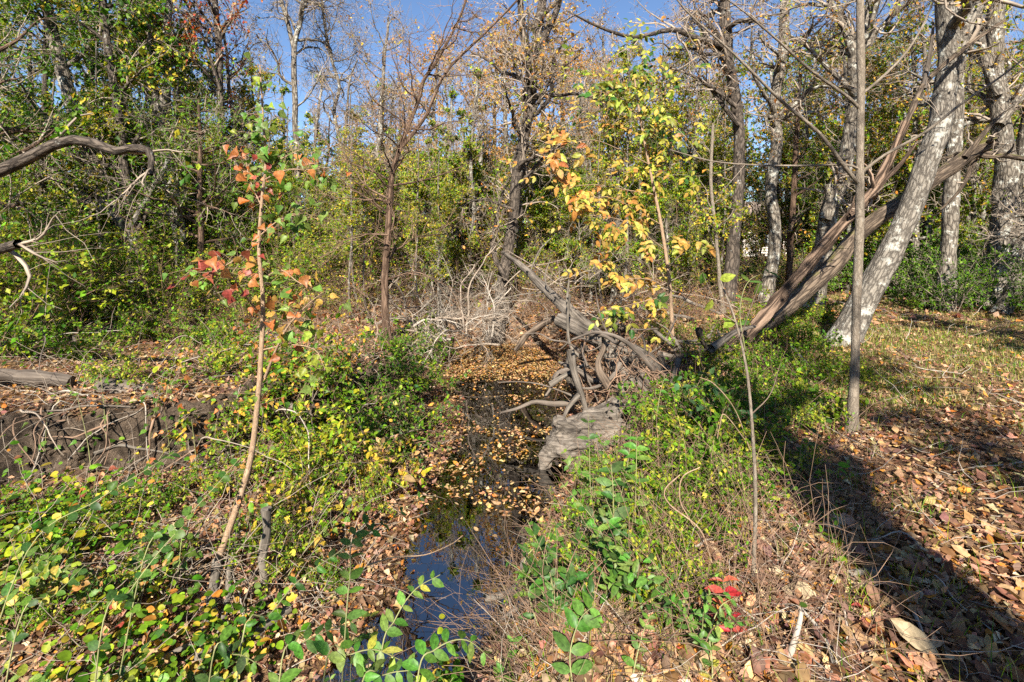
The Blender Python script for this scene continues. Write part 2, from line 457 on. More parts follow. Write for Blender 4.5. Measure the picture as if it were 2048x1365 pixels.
def watermat():
    m, nt, N = newmat("creek_water"); L = nt.links.new
    out = N("OutputMaterial"); mix = N("MixShader"); gl = N("BsdfGlossy"); setin(gl, Roughness=.004); tr = N("BsdfTransparent")
    tr.inputs[0].default_value = (.1, .06, .022, 1)
    fr = N("Fresnel"); setin(fr, IOR=4.0)
    no = N("TexNoise"); setin(no, Scale=7.0, Detail=2.0); tc = N("TexCoord"); L(tc.outputs["Object"], no.inputs["Vector"])
    bp = N("Bump"); setin(bp, Strength=.03, Distance=.02); L(no.outputs["Fac"], bp.inputs["Height"]); L(bp.outputs[0], gl.inputs["Normal"]); L(bp.outputs[0], fr.inputs["Normal"])
    L(fr.outputs[0], mix.inputs[0]); L(tr.outputs[0], mix.inputs[1]); L(gl.outputs[0], mix.inputs[2]); L(mix.outputs[0], out.inputs[0])
    return m
M['ground'] = groundmat(); M['water'] = watermat()

# ------------------------------------------------------------------ the ground and the creek
def axis(lo, a, b, hi, step, g):
    v = list(np.arange(a, b + 1e-6, step)); s = step
    x = v[-1]
    while x < hi:
        s *= g; x += s; v.append(x)
    s = step; x = v[0]; w = []
    while x > lo:
        s *= g; x -= s; w.append(x)
    return np.array(w[::-1] + v)

gx = axis(-220, -6.2, 5.5, 220, .052, 1.13)
gy = axis(-60, 1.5, 12.5, 420, .056, 1.10)
GX, GY_ = np.meshgrid(gx, gy)
GZ = height(GX, GY_)
gV = np.stack([GX, GY_, GZ], -1).reshape(-1, 3)
nx = len(gx); ii, jj = np.meshgrid(np.arange(nx - 1), np.arange(len(gy) - 1))
k = (jj * nx + ii).ravel()
slope = np.hypot(np.gradient(GZ, axis=0) / np.gradient(gy)[:, None], np.gradient(GZ, axis=1) / np.gradient(gx)[None])
xlg = np.interp(GY_, YS, XL)
soil = np.clip((slope - .55) * 2.2, 0, 1) * (GX < xlg) + .25 * np.clip((slope - .8) * 2, 0, 1)
lawn = sstep((GX - 2.2) / 1.2) * sstep((GY_ - 4.2) / 2.5) + .5 * sstep((-GX - 2.5) / 2) * sstep((GY_ - 6) / 2)
wetz = sstep((-.86 - GZ) / .07)
g = Geo().add(gV, [np.stack([k, k + 1, k + nx + 1, k + nx], -1)], np.stack([np.clip(soil, 0, 1), np.clip(lawn, 0, 1), wetz], -1).reshape(-1, 3))
ground = link("ground", g.mesh("ground", M['ground']), kind="structure", label="leaf strewn woodland floor with the creek channel cut through it")

wy = np.linspace(-1.0, 13.2, 60)
wl = np.interp(wy, YS, XL) - .45; wr_ = np.interp(wy, YS, XR) + .45
wV = np.concatenate([np.stack([wl, wy, np.full_like(wy, ZW)], -1), np.stack([wr_, wy, np.full_like(wy, ZW)], -1)])
k = np.arange(59)
link("water", Geo().add(wV, [np.stack([k, k + 60, k + 61, k + 1], -1)]).mesh("water", M['water']), kind="structure", label="still dark creek water reflecting blue sky between the banks")

# ------------------------------------------------------------------ leaf litter, floating leaves, grass, twigs
def polar(n, d0, d1, amin, amax, pw=1.0):
    u = rng.uniform(0, 1, n)
    d = d0 * (d1 / d0) ** (u ** pw)
    a = np.radians(rng.uniform(amin, amax, n))
    x = np.tan(a) * d
    return x, d

# clods and hanging roots of the eroded left bank
gcl = Geo(); cx0, cy0 = polar(900, 4.2, 6.2, -48, -24)
ok = (np.hypot((height(cx0 + .05, cy0) - height(cx0, cy0)) / .05, (height(cx0, cy0 + .05) - height(cx0, cy0)) / .05) > .6)
cx0, cy0 = cx0[ok], cy0[ok]
OCT = np.array([(1, 0, 0), (-1, 0, 0), (0, 1, 0), (0, -1, 0), (0, 0, 1), (0, 0, -1), (.6, .6, .5), (-.6, .6, .5), (-.6, -.6, .5), (.6, -.6, .5)], float)
OF = np.array([(4, 9, 6), (4, 6, 7), (4, 7, 8), (4, 8, 9), (0, 6, 9), (2, 7, 6), (1, 8, 7), (3, 9, 8), (5, 0, 3), (5, 2, 0), (5, 1, 2), (5, 3, 1), (0, 2, 6), (2, 1, 7), (1, 3, 8), (3, 0, 9)])
for a, b in zip(cx0, cy0):
    r = rng.lognormal(math.log(.022), .5)
    gcl.add(np.array([a, b, hz(a, b) + r * .2]) + OCT * r * rng.uniform(.6, 1.3, (10, 3)), [OF], (1, 0, 0))
if gcl.n: link("soil_clods", gcl.mesh("soil_clods", M['ground'], smooth=False), kind="stuff", label="crumbled clods of dark soil on the eroded left bank", category="soil")

DRYPAL = [TA, BR, PU, PI, OR, (.33, .22, .13), (.13, .07, .045), (.25, .14, .09), (.5, .37, .22)]
DRYW = [3, 2.4, 1.5, 1.4, .9, 2.2, 2, 2.2, .8]

def litter(x, y, size, tm, gobj, palette=DRYPAL, w=DRYW, tilt=.45, lift=.008, jit=.22):
    z = height(x, y)
    e = .04
    nx_ = -(height(x + e, y) - z) / e; ny_ = -(height(x, y + e) - z) / e
    ok = ~((np.hypot(nx_, ny_) > .75) & (x < np.interp(y, YS, XL) - .8) & (rng.uniform(0, 1, len(x)) < .9))
    x, y, z, nx_, ny_ = x[ok], y[ok], z[ok], nx_[ok], ny_[ok]
    if not np.isscalar(size): size = size[ok]
    up = nrm(np.stack([nx_, ny_, np.ones_like(x)], -1) + rng.normal(0, tilt, (len(x), 3)))
    d = rng.normal(size=(len(x), 3)); d[:, 2] *= .3
    pos = np.stack([x, y, z + lift + rng.uniform(0, .025, len(x))], -1)
    V, Q, kk = leaves(pos, d, up, size, tm, rng.uniform(.9, 1.3))
    gobj.add(V, Q, np.repeat(pal(len(x), palette, w, jit), kk, 0))

gl = Geo()
for k_, tm in enumerate(T_DRY):
    x, y = polar(15500, 1.6, 4.6, -56, 56)
    keep = height(x, y) > ZW - .05
    keep &= rng.uniform(0, 1, len(x)) < .45 + 1.6 * (n2(x, y, 2.4, 81) + .25)
    x, y = x[keep], y[keep]
    for part, tmx in ((y < 2.9, tm), (y >= 2.9, T_DRY2[k_])):
        litter(x[part], y[part], np.minimum(rng.lognormal(math.log(.034), .5, part.sum()), .085), tmx, gl)
    x, y = polar(10500, 4.2, 13, -56, 56)
    keep = height(x, y) > ZW - .03
    lawnk = sstep((x - 2.4) / 1.2)
    keep &= rng.uniform(0, 1, len(x)) > .1 * lawnk
    x, y = x[keep], y[keep]
    litter(x, y, np.minimum(rng.lognormal(math.log(.05), .33, len(x)), .1), T_DRY2[k_], gl)
x, y = polar(26000, 10, 42, -56, 56)
keep = height(x, y) > ZW + .03
litter(x[keep], y[keep], rng.lognormal(math.log(.12), .3, keep.sum()), T_DIAM, gl)
link("leaf_litter", gl.mesh("leaf_litter", M['dry']), kind="stuff", label="dry brown and tan leaf litter covering the woodland floor", category="leaf litter")

# floating leaves on the water
gw = Geo()
n = 21000
y = rng.uniform(3, 12.8, n); xl = np.interp(y, YS, XL) - .2; xr = np.interp(y, YS, XR) + .2
x = rng.uniform(xl, xr)
dens = sstep((y - 8.9) / 1.1) * 1.1 + .3 * sstep((n2(x * .8, y * 1.6, 2.2, 31) - .11) / .12) * sstep((y - 4.2) / .6) + .025 * sstep((y - 4.0) / 1.0) + .006
edge = np.minimum(x - xl, xr - x)
dens += .2 * sstep((.24 - edge) / .2)
keep = (rng.uniform(0, 1, n) < dens) & (height(x, y) < ZW + .02)
x, y = x[keep], y[keep]
for q, tm in enumerate(T_DRY):
    s_ = slice(q, None, 5)
    xx, yy = x[s_], y[s_]
    up = nrm(np.array([0, 0, 1.0]) + rng.normal(0, .12, (len(xx), 3)))
    d = rng.normal(size=(len(xx), 3)); d[:, 2] = 0
    V, Q, kk = leaves(np.stack([xx, yy, np.full_like(xx, ZW + .006) + rng.uniform(0, .01, len(xx))], -1), d, up, rng.lognormal(math.log(.04), .3, len(xx)), tm)
    gw.add(V, Q, np.repeat(pal(len(xx), [TA, OR, (.4, .24, .09), BR, (.5, .36, .18)], [3, 1.2, 2, 1.5, 1.5], .2), kk, 0))
link("floating_leaves", gw.mesh("floating_leaves", M['dry']), kind="stuff", label="tan fallen leaves floating in rafts on the dark creek", category="floating leaves")

# grass on the right-hand clearing
gg = Geo()
def blades(x, y, h, w, palette, gobj, lean=.35):
    n = len(x); z = height(x, y)
    a = rng.uniform(0, 2 * np.pi, n); l = rng.normal(0, lean, (n, 2))
    p = np.stack([x, y, z], -1)
    s = np.stack([np.cos(a), np.sin(a), np.zeros(n)], -1) * w[:, None]
    mid = p + np.stack([l[:, 0] * h * .4, l[:, 1] * h * .4, h * .6], -1)
    tip = p + np.stack([l[:, 0] * h * 1.3, l[:, 1] * h * 1.3, h], -1)
    V = np.stack([p - s, p + s, mid + s * .7, mid - s * .7, tip], 1).reshape(-1, 3)
    b = (np.arange(n) * 5)[:, None]
    gobj.add(V, [b + np.array([[0, 1, 2, 3]]), b + np.array([[3, 2, 4]])], np.repeat(pal(n, palette, None, .2), 5, 0))
x, y = polar(52000, 4.2, 19, 16, 52)
dens = sstep((x - 2.3) / 1.2) * (.25 + 1.1 * sstep((n2(x, y, 1.1, 41) + .12) / .3)) * sstep((y - 4) / 2)
keep = rng.uniform(0, 1, len(x)) < dens
x, y = x[keep], y[keep]
blades(x, y, rng.uniform(.03, .09, len(x)) * (.8 + y * .03), np.full(len(x), .003) * (.6 + y * .12), [GM, GL, (.26, .25, .05), (.38, .3, .13), (.42, .33, .17)], gg)
cx_, cy_ = polar(230, 1.7, 6, -2, 48)
for _ in range(11):
    x = cx_ + rng.normal(0, .035, len(cx_)); y = cy_ + rng.normal(0, .035, len(cx_))
    blades(x, y, rng.uniform(.05, .16, len(x)), np.full(len(x), .002), [GM, GL, GY, (.34, .27, .14)], gg, .5)
link("grass", gg.mesh("grass", M['grass'], smooth=False), kind="stuff", label="thin yellow green grass of the sunny clearing", category="grass")

# fine twigs on the ground
gt = Geo()
x, y = polar(2600, 1.7, 14, -54, 52)
keep = height(x, y) > ZW + .02
x, y = x[keep], y[keep]
d = rng.normal(size=(len(x), 3)); d[:, 2] = np.abs(d[:, 2]) * .18
pt = grow(np.stack([x, y, height(x, y) + .015], -1), d, rng.uniform(.12, .5, len(x)) * (.7 + y * .06), 5, .22, -.01)
V, Q, bc = tubes(pt, taper(rng.uniform(.0016, .004, len(x)) * (.7 + y * .08), 5, .4), 3)
gt.add(V, Q, bco=bc)
link("twig_litter", gt.mesh("twig_litter", M['twig_pale']), kind="stuff", label="thin dry twigs scattered over the leaf litter", category="twigs")

# ------------------------------------------------------------------ trees
def tree(name, label, trunk, r0, r1, bark, sp, group=None, limbs=(), sides=18, relief=.12, origin=None, flare=.5, category="tree", split=True, twigmat='twig', nres=46):
    """trunk: list of 3-D points (base first). limbs: hand-laid limbs (points, r0, r1). sp: what the crown is made of."""
    pts = spline(trunk, nres)
    L_ = np.concatenate([[0], np.cumsum(np.linalg.norm(np.diff(pts, axis=0), axis=1))])
    wig = .35 * r0 * np.stack([n2(L_, L_ * 0, 1.6, rng.uniform(0, 99)), n2(L_, L_ * 0, 1.6, rng.uniform(0, 99)), L_ * 0], -1)
    pts = pts + wig
    rad = r0 + (r1 - r0) * (L_ / L_[-1]) ** .85
    rad = rad * (1 + flare * np.exp(-L_ / (r0 * 2.2)))
    base = pts[0].copy() if origin is None else np.asarray(origin, float)
    pts2 = np.vstack([pts[0] - nrm(pts[1] - pts[0]) * .25, pts]); rad2 = np.concatenate([[rad[0] * 1.1], rad])
    t = thing(name, tuple(base), label, category, group)
    V, Q, bc = tubes(pts2[None], rad2[None], sides, relief)
    gtr = Geo().add(V, Q, bco=bc)
    n1 = sp.get('n1', 0)
    tw = Geo(); lf = Geo()
    l1 = []
    for lp, a, b in limbs:
        q = spline(lp, 16); l1.append((q, np.linspace(a, b, 16)))
    if n1:
        p, d, r, tt, _ = sprout(pts[None], rad[None], n1, *sp.get('t1', (.35, 1)), sp.get('ang1', 55))
        d = nrm(d + np.array([0, 0, sp.get('lift', .15)]))
        ln = sp['len1'] * rng.uniform(.55, 1.15, n1) * (1.15 - .55 * tt * sp.get('cone', 1.0))
        pp = grow(p, d, ln, 16, sp.get('wob', .16), sp.get('up', .03))
        rr = taper(np.minimum(r * .62, sp.get('rmax', .2)), 16, .16, .8)
        l1 += [(pp[i], rr[i]) for i in range(n1)]
    if l1:
        LP = np.array([a for a, b in l1]); LR = np.array([b for a, b in l1])
        if split:
            for a, b in l1:
                V, Q, bc = tubes(a[None], b[None], 7, relief * .6)
                link("limb", Geo().add(V, Q, bco=bc).mesh("limb", M[bark], base), t)
        else:
            V, Q, bc = tubes(LP, LR, 5); gtr.add(V, Q, bco=bc)
        n2_ = sp.get('n2', 7)
        p, d, r, tt, _ = sprout(LP, LR, n2_, .15, 1, sp.get('ang2', 48))
        if sp.get('tt2', 0):
            p3, d3, r3, tt3, _ = sprout(pts[None], rad[None], sp['tt2'], *sp.get('t1', (.35, 1)), 70)
            p = np.vstack([p, p3]); d = np.vstack([d, d3]); r = np.concatenate([r, r3 * .3])
        ln2 = sp['len1'] * sp.get('f2', .42) * rng.uniform(.4, 1.2, len(p))
        P2 = grow(p, d, ln2, 7, sp.get('wob', .16) * 1.3, sp.get('up2', .02))
        R2 = taper(np.clip(r * .55, sp.get('rmin2', .006), .05), 7, .25)
        V, Q, bc = tubes(P2, R2, 3); tw.add(V, Q, bco=bc)
        n3 = sp.get('n3', 6)
        p, d, r, tt, _ = sprout(P2, R2, n3, .1, 1, sp.get('ang3', 45), .35)
        ln3 = sp['len1'] * sp.get('f3', .2) * rng.uniform(.35, 1.25, len(p))
        P3 = grow(p, d, ln3, 4, sp.get('wob', .16) * 1.5, sp.get('up3', 0.0))
        R3 = taper(np.full(len(p), sp.get('rt', .0045)), 4, .5)
        V, Q, bc = tubes(P3, R3, 3); tw.add(V, Q, bco=bc)
        if sp.get('leaves', 0):
            nl = sp['leaves']
            if sp.get('clump', 0) > 0:     # leaves keep to some of the sprays and leave others bare
                good = np.nonzero(vnoise(P3[:, 2] * sp.get('cs', .8) + 17.3) > sp['clump'])[0]
                if len(good) < 5: good = np.arange(len(P3))
            else:
                good = np.arange(len(P3))
            ii_ = rng.choice(good, nl); tq = rng.uniform(.15, 1, nl) * 3; i0 = np.minimum(tq.astype(int), 2); f = (tq - i0)[:, None]
            pos = P3[ii_, i0] * (1 - f) + P3[ii_, i0 + 1] * f + rng.normal(0, sp.get('spray', .02), (nl, 3))
            dr = nrm(P3[ii_, i0 + 1] - P3[ii_, i0] + rng.normal(0, .7, (nl, 3)) + np.array([0, 0, -sp.get('droop', .35)]))
            up = nrm(rng.normal(0, .55, (nl, 3)) + np.array([0, -.35, .8]))
            V, Q, kk = leaves(pos, dr, up, sp['size'] * rng.lognormal(0, .25, nl), sp.get('tmpl', T_DIAM))
            c = pal(nl, sp['pal'], sp.get('palw'), .22)
            lf.add(V, Q, np.repeat(c, kk, 0))
    link("trunk", gtr.mesh("trunk", M[bark], base), t)
    if tw.n: link("twigs", tw.mesh("twigs", M[twigmat], base), t, kind="stuff")
    if lf.n: link("crown", lf.mesh("crown", M['leaf'], base), t, kind="stuff")
    return t

def copy_thing(root, loc, rotz=0.0, scale=1.0, label=None, group=None):
    r = root.copy(); COL.objects.link(r)
    r.location = loc; r.rotation_euler = (0, 0, rotz); r.scale = (scale,) * 3 if np.isscalar(scale) else scale
    if label: r['label'] = label
    if group: r['group'] = group
    for ch in list(root.children):
        c = ch.copy(); COL.objects.link(c); c.parent = r
        for gch in list(ch.children):
            d_ = gch.copy(); COL.objects.link(d_); d_.parent = c
    return r

def PP(lst, d):
    """pixel path at a depth (or from one depth to another) -> 3-D points"""
    dd = np.linspace(d[0], d[1], len(lst)) if not np.isscalar(d) else [d] * len(lst)
    return [P(a, b, q) for (a, b), q in zip(lst, dd)]

def rooted(lst, d):
    """as PP, with the first point put on the ground"""
    pts = PP(lst, d); pts[0][2] = hz(pts[0][0], pts[0][1]); return pts

BARE = dict(n1=14, len1=2.7, n2=10, n3=8, wob=.24, up=.03, leaves=260, size=.06, pal=[OR, TA, YE], rt=.004)
ORANGE = dict(n1=14, len1=2.4, n2=9, n3=7, wob=.2, leaves=3000, size=.085, pal=[(.5, .3, .08), OR, TA, (.42, .32, .08)], palw=[3, 2, 2, 1.5], rt=.005)
GREEN = dict(n1=15, len1=2.3, n2=9, n3=6, wob=.17, leaves=2100, size=.1, pal=[GD, GM, GL, GY], palw=[2, 3, 2, 1], clump=.42, rt=.004)
YELLOWG = dict(n1=13, len1=2.3, n2=8, n3=6, wob=.19, leaves=2300, size=.09, pal=[GM, GL, GY, YE, OR], palw=[1.5, 2, 3, 1.6, .6], clump=.4, rt=.004)

# ---- right-hand side
tree("leaning_oak", "pale lichen covered oak trunk leaning to the right beside the clearing",
     rooted([(1690, 690), (1738, 585), (1788, 490), (1832, 385), (1868, 280), (1892, 180), (1896, 60), (1888, -90), (1880, -420), (1900, -800)], 8.1), .19, .11, 'bark_lichen',
     dict(BARE, n1=10, t1=(.62, 1), len1=3.2, leaves=1800, pal=[YE, OR, GY, GY]), sides=28, relief=.13, nres=80,
     limbs=[(PP([(1893, 170), (1935, 60), (1990, -60), (2060, -250)], 8.1), .12, .05)])
tree("slender_sapling", "straight young grey tree with thin bare arching branches at the clearing edge",
     rooted([(1705, 872), (1711, 700), (1716, 560), (1719, 400), (1722, 200), (1721, 0), (1726, -300), (1722, -700)], 4.36), .041, .026, 'bark_young',
     dict(n1=7, t1=(.72, 1), len1=1.2, n2=3, n3=3, wob=.07, leaves=26, size=.06, pal=[TA, OR, YE], rt=.002, rmin2=.003), sides=16, relief=.09, flare=.6,
     limbs=[(PP([(1721, 372), (1690, 335), (1640, 268), (1560, 200), (1470, 110), (1380, 30), (1340, -20)], (4.36, 4.0)), .02, .006),
            (PP([(1720, 218), (1690, 190), (1620, 140), (1560, 85), (1490, 25), (1440, -10)], (4.36, 4.1)), .015, .006),
            (PP([(1724, 345), (1770, 310), (1850, 265), (1920, 210), (2000, 155), (2070, 100)], (4.36, 4.0)), .016, .006),
            (PP([(1722, 340), (1690, 330), (1600, 332), (1500, 330), (1420, 322), (1340, 300)], (4.36, 4.2)), .012, .004),
            (PP([(1722, 190), (1770, 150), (1820, 95), (1860, 20), (1880, -50)], (4.36, 4.5)), .014, .006)])
bt = tree("broken_dead_tree", "reddish dead tree with split bark fallen aslant across the leaning oak",
     [P(1455, 715, 7.2), P(1520, 645, 7.25), P(1600, 548, 7.3), P(1680, 455, 7.35), P(1740, 385, 7.4), P(1785, 305, 7.5), P(1812, 245, 7.5)], .115, .055, 'bark_split',
     dict(n1=4, t1=(.5, .9), len1=.7, n2=3, n3=3, wob=.2, leaves=0, rt=.003), sides=36, relief=.5, flare=0, nres=120, category="dead tree",
     limbs=[(PP([(1720, 420), (1770, 360), (1800, 330), (1830, 290)], 7.3), .045, .02)])
bl = np.array(bt.location)
stemtube_later = [([P(1806, 262, 7.5), P(1830, 205, 7.55), P(1852, 165, 7.6), P(1905, 115, 7.6), P(1965, 70, 7.7), P(2015, 38, 7.7)], .052, .03, 'bark_moss'), (PP([(1846, 178), (1858, 120), (1866, 60), (1865, 38)], 7.6), .045, .008, 'wood_dark'), (PP([(1700, 430), (1735, 412), (1760, 415)], 7.2), .03, .01, 'bark_split')]
for q_, a_, b_, m_ in stemtube_later:
    qq = spline(q_, 30); V, Q, bc = tubes(qq[None], np.linspace(a_, b_, 30)[None], 12, .35)
    link("limb", Geo().add(V, Q, bco=bc).mesh("limb", M[m_], bl), bt)
tree("mossy_fallen_tree", "mossy brown tree trunk arching up from the clearing behind the leaning oak",
     [P(1335, 735, 7.6), P(1440, 708, 7.9), P(1530, 650, 8.2), P(1640, 555, 8.5), P(1735, 455, 8.75), P(1830, 385, 8.9), P(1905, 335, 9.0), P(1950, 302, 9.0), P(1985, 285, 9.0)], .17, .11, 'bark_moss',
     dict(n1=4, t1=(.7, 1), len1=1.1, n2=3, n3=3, wob=.25, leaves=0, rt=.003), sides=20, relief=.16, flare=.1, nres=60, category="fallen tree",
     limbs=[(PP([(1940, 305), (1985, 308), (2050, 318), (2120, 330)], 9.0), .06, .04), (PP([(1930, 315), (1965, 270), (1990, 240)], 8.9), .05, .03), (PP([(1950, 320), (1920, 380), (1880, 420)], 9.0), .05, .015)])
tree("lichen_oak", "grey lichen trunk with a broken stub behind the slender sapling",
     rooted([(1625, 566), (1655, 440), (1690, 330), (1709, 224), (1713, 110), (1744, 0), (1760, -150), (1750, -380)], 12.5), .22, .13, 'bark_grey', dict(BARE, t1=(.5, 1), len1=3.4, leaves=2600, pal=[YE, GY, GY, OR]), sides=18,
     limbs=[(PP([(1650, 440), (1662, 400), (1658, 368)], 12.3), .17, .12), (PP([(1712, 120), (1690, 60), (1660, 0), (1640, -60)], 12.5), .12, .05), (PP([(1713, 190), (1650, 130), (1610, 90), (1560, 60)], 12.3), .08, .02)])
tree("post_oak", "wavy grey oak trunk rising in the gap before the pale house",
     rooted([(1533, 592), (1550, 470), (1541, 380), (1556, 280), (1549, 224), (1561, 120), (1570, 0), (1575, -200)], 13), .165, .11, 'bark_grey', dict(BARE, t1=(.4, 1), len1=2.8, leaves=1300, pal=[OR, BR, YE]))
tree("post_oak", "dark oak trunk with bare limbs reaching left toward the creek",
     rooted([(1455, 594), (1467, 470), (1479, 340), (1471, 200), (1456, 100), (1449, 0), (1440, -200)], 12.6), .17, .11, 'bark_dark', dict(BARE, t1=(.45, 1), len1=3.0, leaves=1500, pal=[OR, TA, BR]),
     limbs=[(PP([(1455, 95), (1400, 80), (1345, 60), (1270, 75), (1200, 55), (1130, 20)], (12.6, 11)), .09, .02), (PP([(1474, 215), (1430, 180), (1380, 150), (1320, 130)], 12.3), .06, .02), (PP([(1477, 250), (1430, 190), (1405, 150)], 12.4), .07, .03)])
tree("post_oak", "upright rough oak trunk just behind the lichen covered leaning oak",
     rooted([(1888, 575), (1900, 450), (1908, 300), (1915, 150), (1925, 0), (1930, -250)], 12.2), .18, .12, 'bark_grey', dict(BARE, t1=(.5, 1), len1=2.8, leaves=2200, pal=[YE, OR, GY]))
tree("twin_oak", "massive rough oak with twin trunks at the far edge of the clearing",
     rooted([(1978, 606), (1996, 500), (2012, 410), (2004, 280), (1994, 150), (1990, 0), (2000, -250)], 13.2), .31, .14, 'bark_grey', dict(BARE, t1=(.5, 1), len1=3.2, leaves=1300, pal=[OR, TA, YE]), sides=24, relief=.16, flare=.35,
     limbs=[(PP([(2008, 600), (2030, 500), (2052, 420), (2050, 330), (2070, 180), (2080, 20)], 13.0), .27, .18), (PP([(1996, 190), (1970, 120), (1955, 30), (1930, -60)], 13), .13, .05), (PP([(2000, 250), (2040, 190), (2075, 120)], 13), .12, .05)])
tree("hooked_oak", "small curved oak trunk at the foot of the twin oak",
     rooted([(2000, 612), (2030, 570), (2062, 520), (2090, 440), (2100, 250)], 11.6), .14, .08, 'bark_grey', dict(BARE, t1=(.5, 1), len1=1.6, leaves=200, pal=[GM, YE, GY]))
tree("young_cedar", "thin reddish pole in front of the pale house",
     rooted([(1576, 572), (1580, 500), (1586, 400), (1592, 300), (1600, 150)], 14), .1, .05, 'bark_cedar', dict(n1=12, len1=1.1, t1=(.2, 1), n2=6, n3=5, wob=.14, leaves=500, size=.06, pal=[GM, GD, GY], rt=.003))
tree("young_elm", "pale thin leaning stem hung with yellow green vine leaves",
     rooted([(1446, 590), (1436, 520), (1430, 450), (1422, 360), (1426, 250)], 11.5), .05, .03, 'bark_young', dict(n1=10, len1=1.2, t1=(.15, 1), n2=5, n3=5, wob=.2, leaves=900, size=.07, pal=[GY, GL, YE], rt=.003))

# ---- centre
tree("creek_head_tree", "tall vine hung tree standing at the head of the creek",
     rooted([(992, 655), (1002, 590), (1012, 530), (1028, 430), (1036, 330), (1052, 265), (1064, 170), (1074, 80), (1086, 0), (1094, -110)], 12.6), .165, .1, 'bark_dark',
     dict(ORANGE, n1=20, t1=(.3, 1), len1=2.8, leaves=1700, wob=.24, pal=[OR, TA, YE, GY]), sides=20, flare=.7,
     limbs=[(PP([(1062, 130), (1046, 70), (1040, 0), (1030, -100)], 12.6), .12, .05), (PP([(1072, 110), (1100, 50), (1120, 0), (1135, -100)], 12.6), .11, .05),
            (PP([(1050, 255), (1080, 200), (1110, 150), (1160, 110)], 12.4), .06, .02), (PP([(1060, 190), (1030, 130), (1020, 100)], 12.2), .05, .02),
            (PP([(1012, 560), (985, 500), (992, 440), (1010, 370)], 12.3), .07, .03), (PP([(1030, 420), (960, 400), (910, 420)], 12), .04, .01)])
tree("leafless_cedar", "thin dark leafless tree forking into two long rising stems left of the creek",
     rooted([(772, 655), (770, 560), (778, 450), (784, 360), (800, 300), (836, 206), (848, 160), (874, 120), (915, 45), (945, -40)], 9.0), .075, .02, 'bark_cedar',
     dict(n1=26, t1=(.12, .95), len1=1.9, ang1=66, n2=7, n3=6, wob=.14, leaves=0, rt=.0028, rmax=.02), sides=12,
     limbs=[(PP([(803, 295), (830, 262), (856, 224), (891, 145), (960, 76), (1029, 7), (1060, -30)], 9.0), .04, .015),
            (PP([(784, 372), (850, 360), (930, 330), (985, 290)], (9.0, 8.4)), .022, .005), (PP([(780, 400), (730, 370), (690, 310)], 8.8), .02, .005),
            (PP([(774, 560), (830, 545), (880, 565), (930, 590)], (9, 8.3)), .02, .005), (PP([(776, 470), (720, 470), (670, 490)], 8.7), .018, .005)], twigmat='twig_brown')
# ---- left-hand side
tree("leaning_elm", "dark rough trunk slanting down to the right among green leaves",
     rooted([(272, 612), (268, 540), (262, 470), (222, 413), (188, 344), (156, 241), (122, 138), (96, 34), (70, -120), (60, -300)], 11.5), .17, .1, 'bark_grey', dict(GREEN, t1=(.3, 1), len1=2.6, leaves=4200))
tree("lichen_elm", "white lichened trunk rising through green leaves left of the red tree",
     rooted([(372, 600), (358, 480), (344, 380), (318, 245), (302, 170), (288, 70), (276, 0), (262, -200)], 12), .17, .1, 'bark_lichen', dict(GREEN, t1=(.35, 1), len1=2.5, leaves=3600),
     limbs=[(PP([(262, 452), (300, 388), (322, 350), (342, 310)], 10.5), .065, .05), (PP([(318, 250), (334, 160), (332, 80), (340, 0), (350, -100)], 12), .11, .06)])
tree("vine_elm", "thin leaning trunk wrapped in leaves near the left limb",
     rooted([(300, 606), (285, 520), (262, 420), (240, 270), (222, 140), (206, 30), (200, -150)], 10.8), .11, .07, 'bark_dark', dict(GREEN, t1=(.25, 1), len1=2.2, leaves=3600, pal=[GD, GM, GL, GY, YE]))
tree("red_leaf_tree", "slim trunk with sparse red leaves against the blue sky",
     rooted([(466, 588), (455, 450), (444, 310), (441, 190), (438, 100), (430, 0), (425, -200)], 12.6), .1, .065, 'bark_dark', dict(n1=18, t1=(.45, 1), len1=2.3, n2=8, n3=6, wob=.18, leaves=1500, size=.085, pal=[RE, (.42, .12, .04), OR], palw=[3, 3, 1], clump=.45, rt=.0035),
     limbs=[(PP([(440, 180), (412, 90), (385, 30), (355, -20)], 12.4), .045, .02)])
tree("forked_hackberry", "slim pale tree forking near the top beside the open sky",
     rooted([(604, 588), (598, 450), (592, 280), (590, 200), (588, 95), (604, 30), (610, -60), (612, -200)], 14), .1, .06, 'bark_grey', dict(BARE, n1=16, t1=(.45, 1), len1=2.3, leaves=200),
     limbs=[(PP([(588, 98), (574, 40), (560, -10), (550, -90)], 14), .07, .04), (PP([(592, 215), (615, 195), (640, 150), (635, 130)], 14), .03, .012)])
tree("bare_elm", "bare curving grey tree against the open blue sky",
     rooted([(700, 588), (692, 450), (688, 330), (676, 270), (668, 220), (678, 170), (660, 110), (648, 40), (640, -60)], 15), .09, .03, 'bark_grey', dict(BARE, n1=18, t1=(.35, 1), len1=2.5, leaves=160),
     limbs=[(PP([(690, 300), (694, 230), (700, 160), (715, 120)], 15), .05, .02)])
tree("limb_tree", "tree beyond the left edge whose thick rough limb arches into view",
     rooted([(-330, 700), (-325, 500), (-300, 380), (-310, 200), (-320, -100), (-330, -500)], 5.6), .2, .12, 'bark_dark',
     dict(GREEN, n1=12, t1=(.5, 1), len1=2.6, leaves=2600, size=.075, n2=5, f2=.3), sides=20,
     limbs=[(PP([(-300, 390), (-150, 385), (-60, 362), (0, 342), (60, 315), (118, 286), (165, 280), (215, 298), (238, 303), (262, 296), (290, 298), (303, 312), (301, 350)], (5.6, 4.9)), .085, .026),
            (PP([(-300, 560), (-150, 540), (-40, 510), (38, 488)], (5.6, 4.6)), .07, .045)])
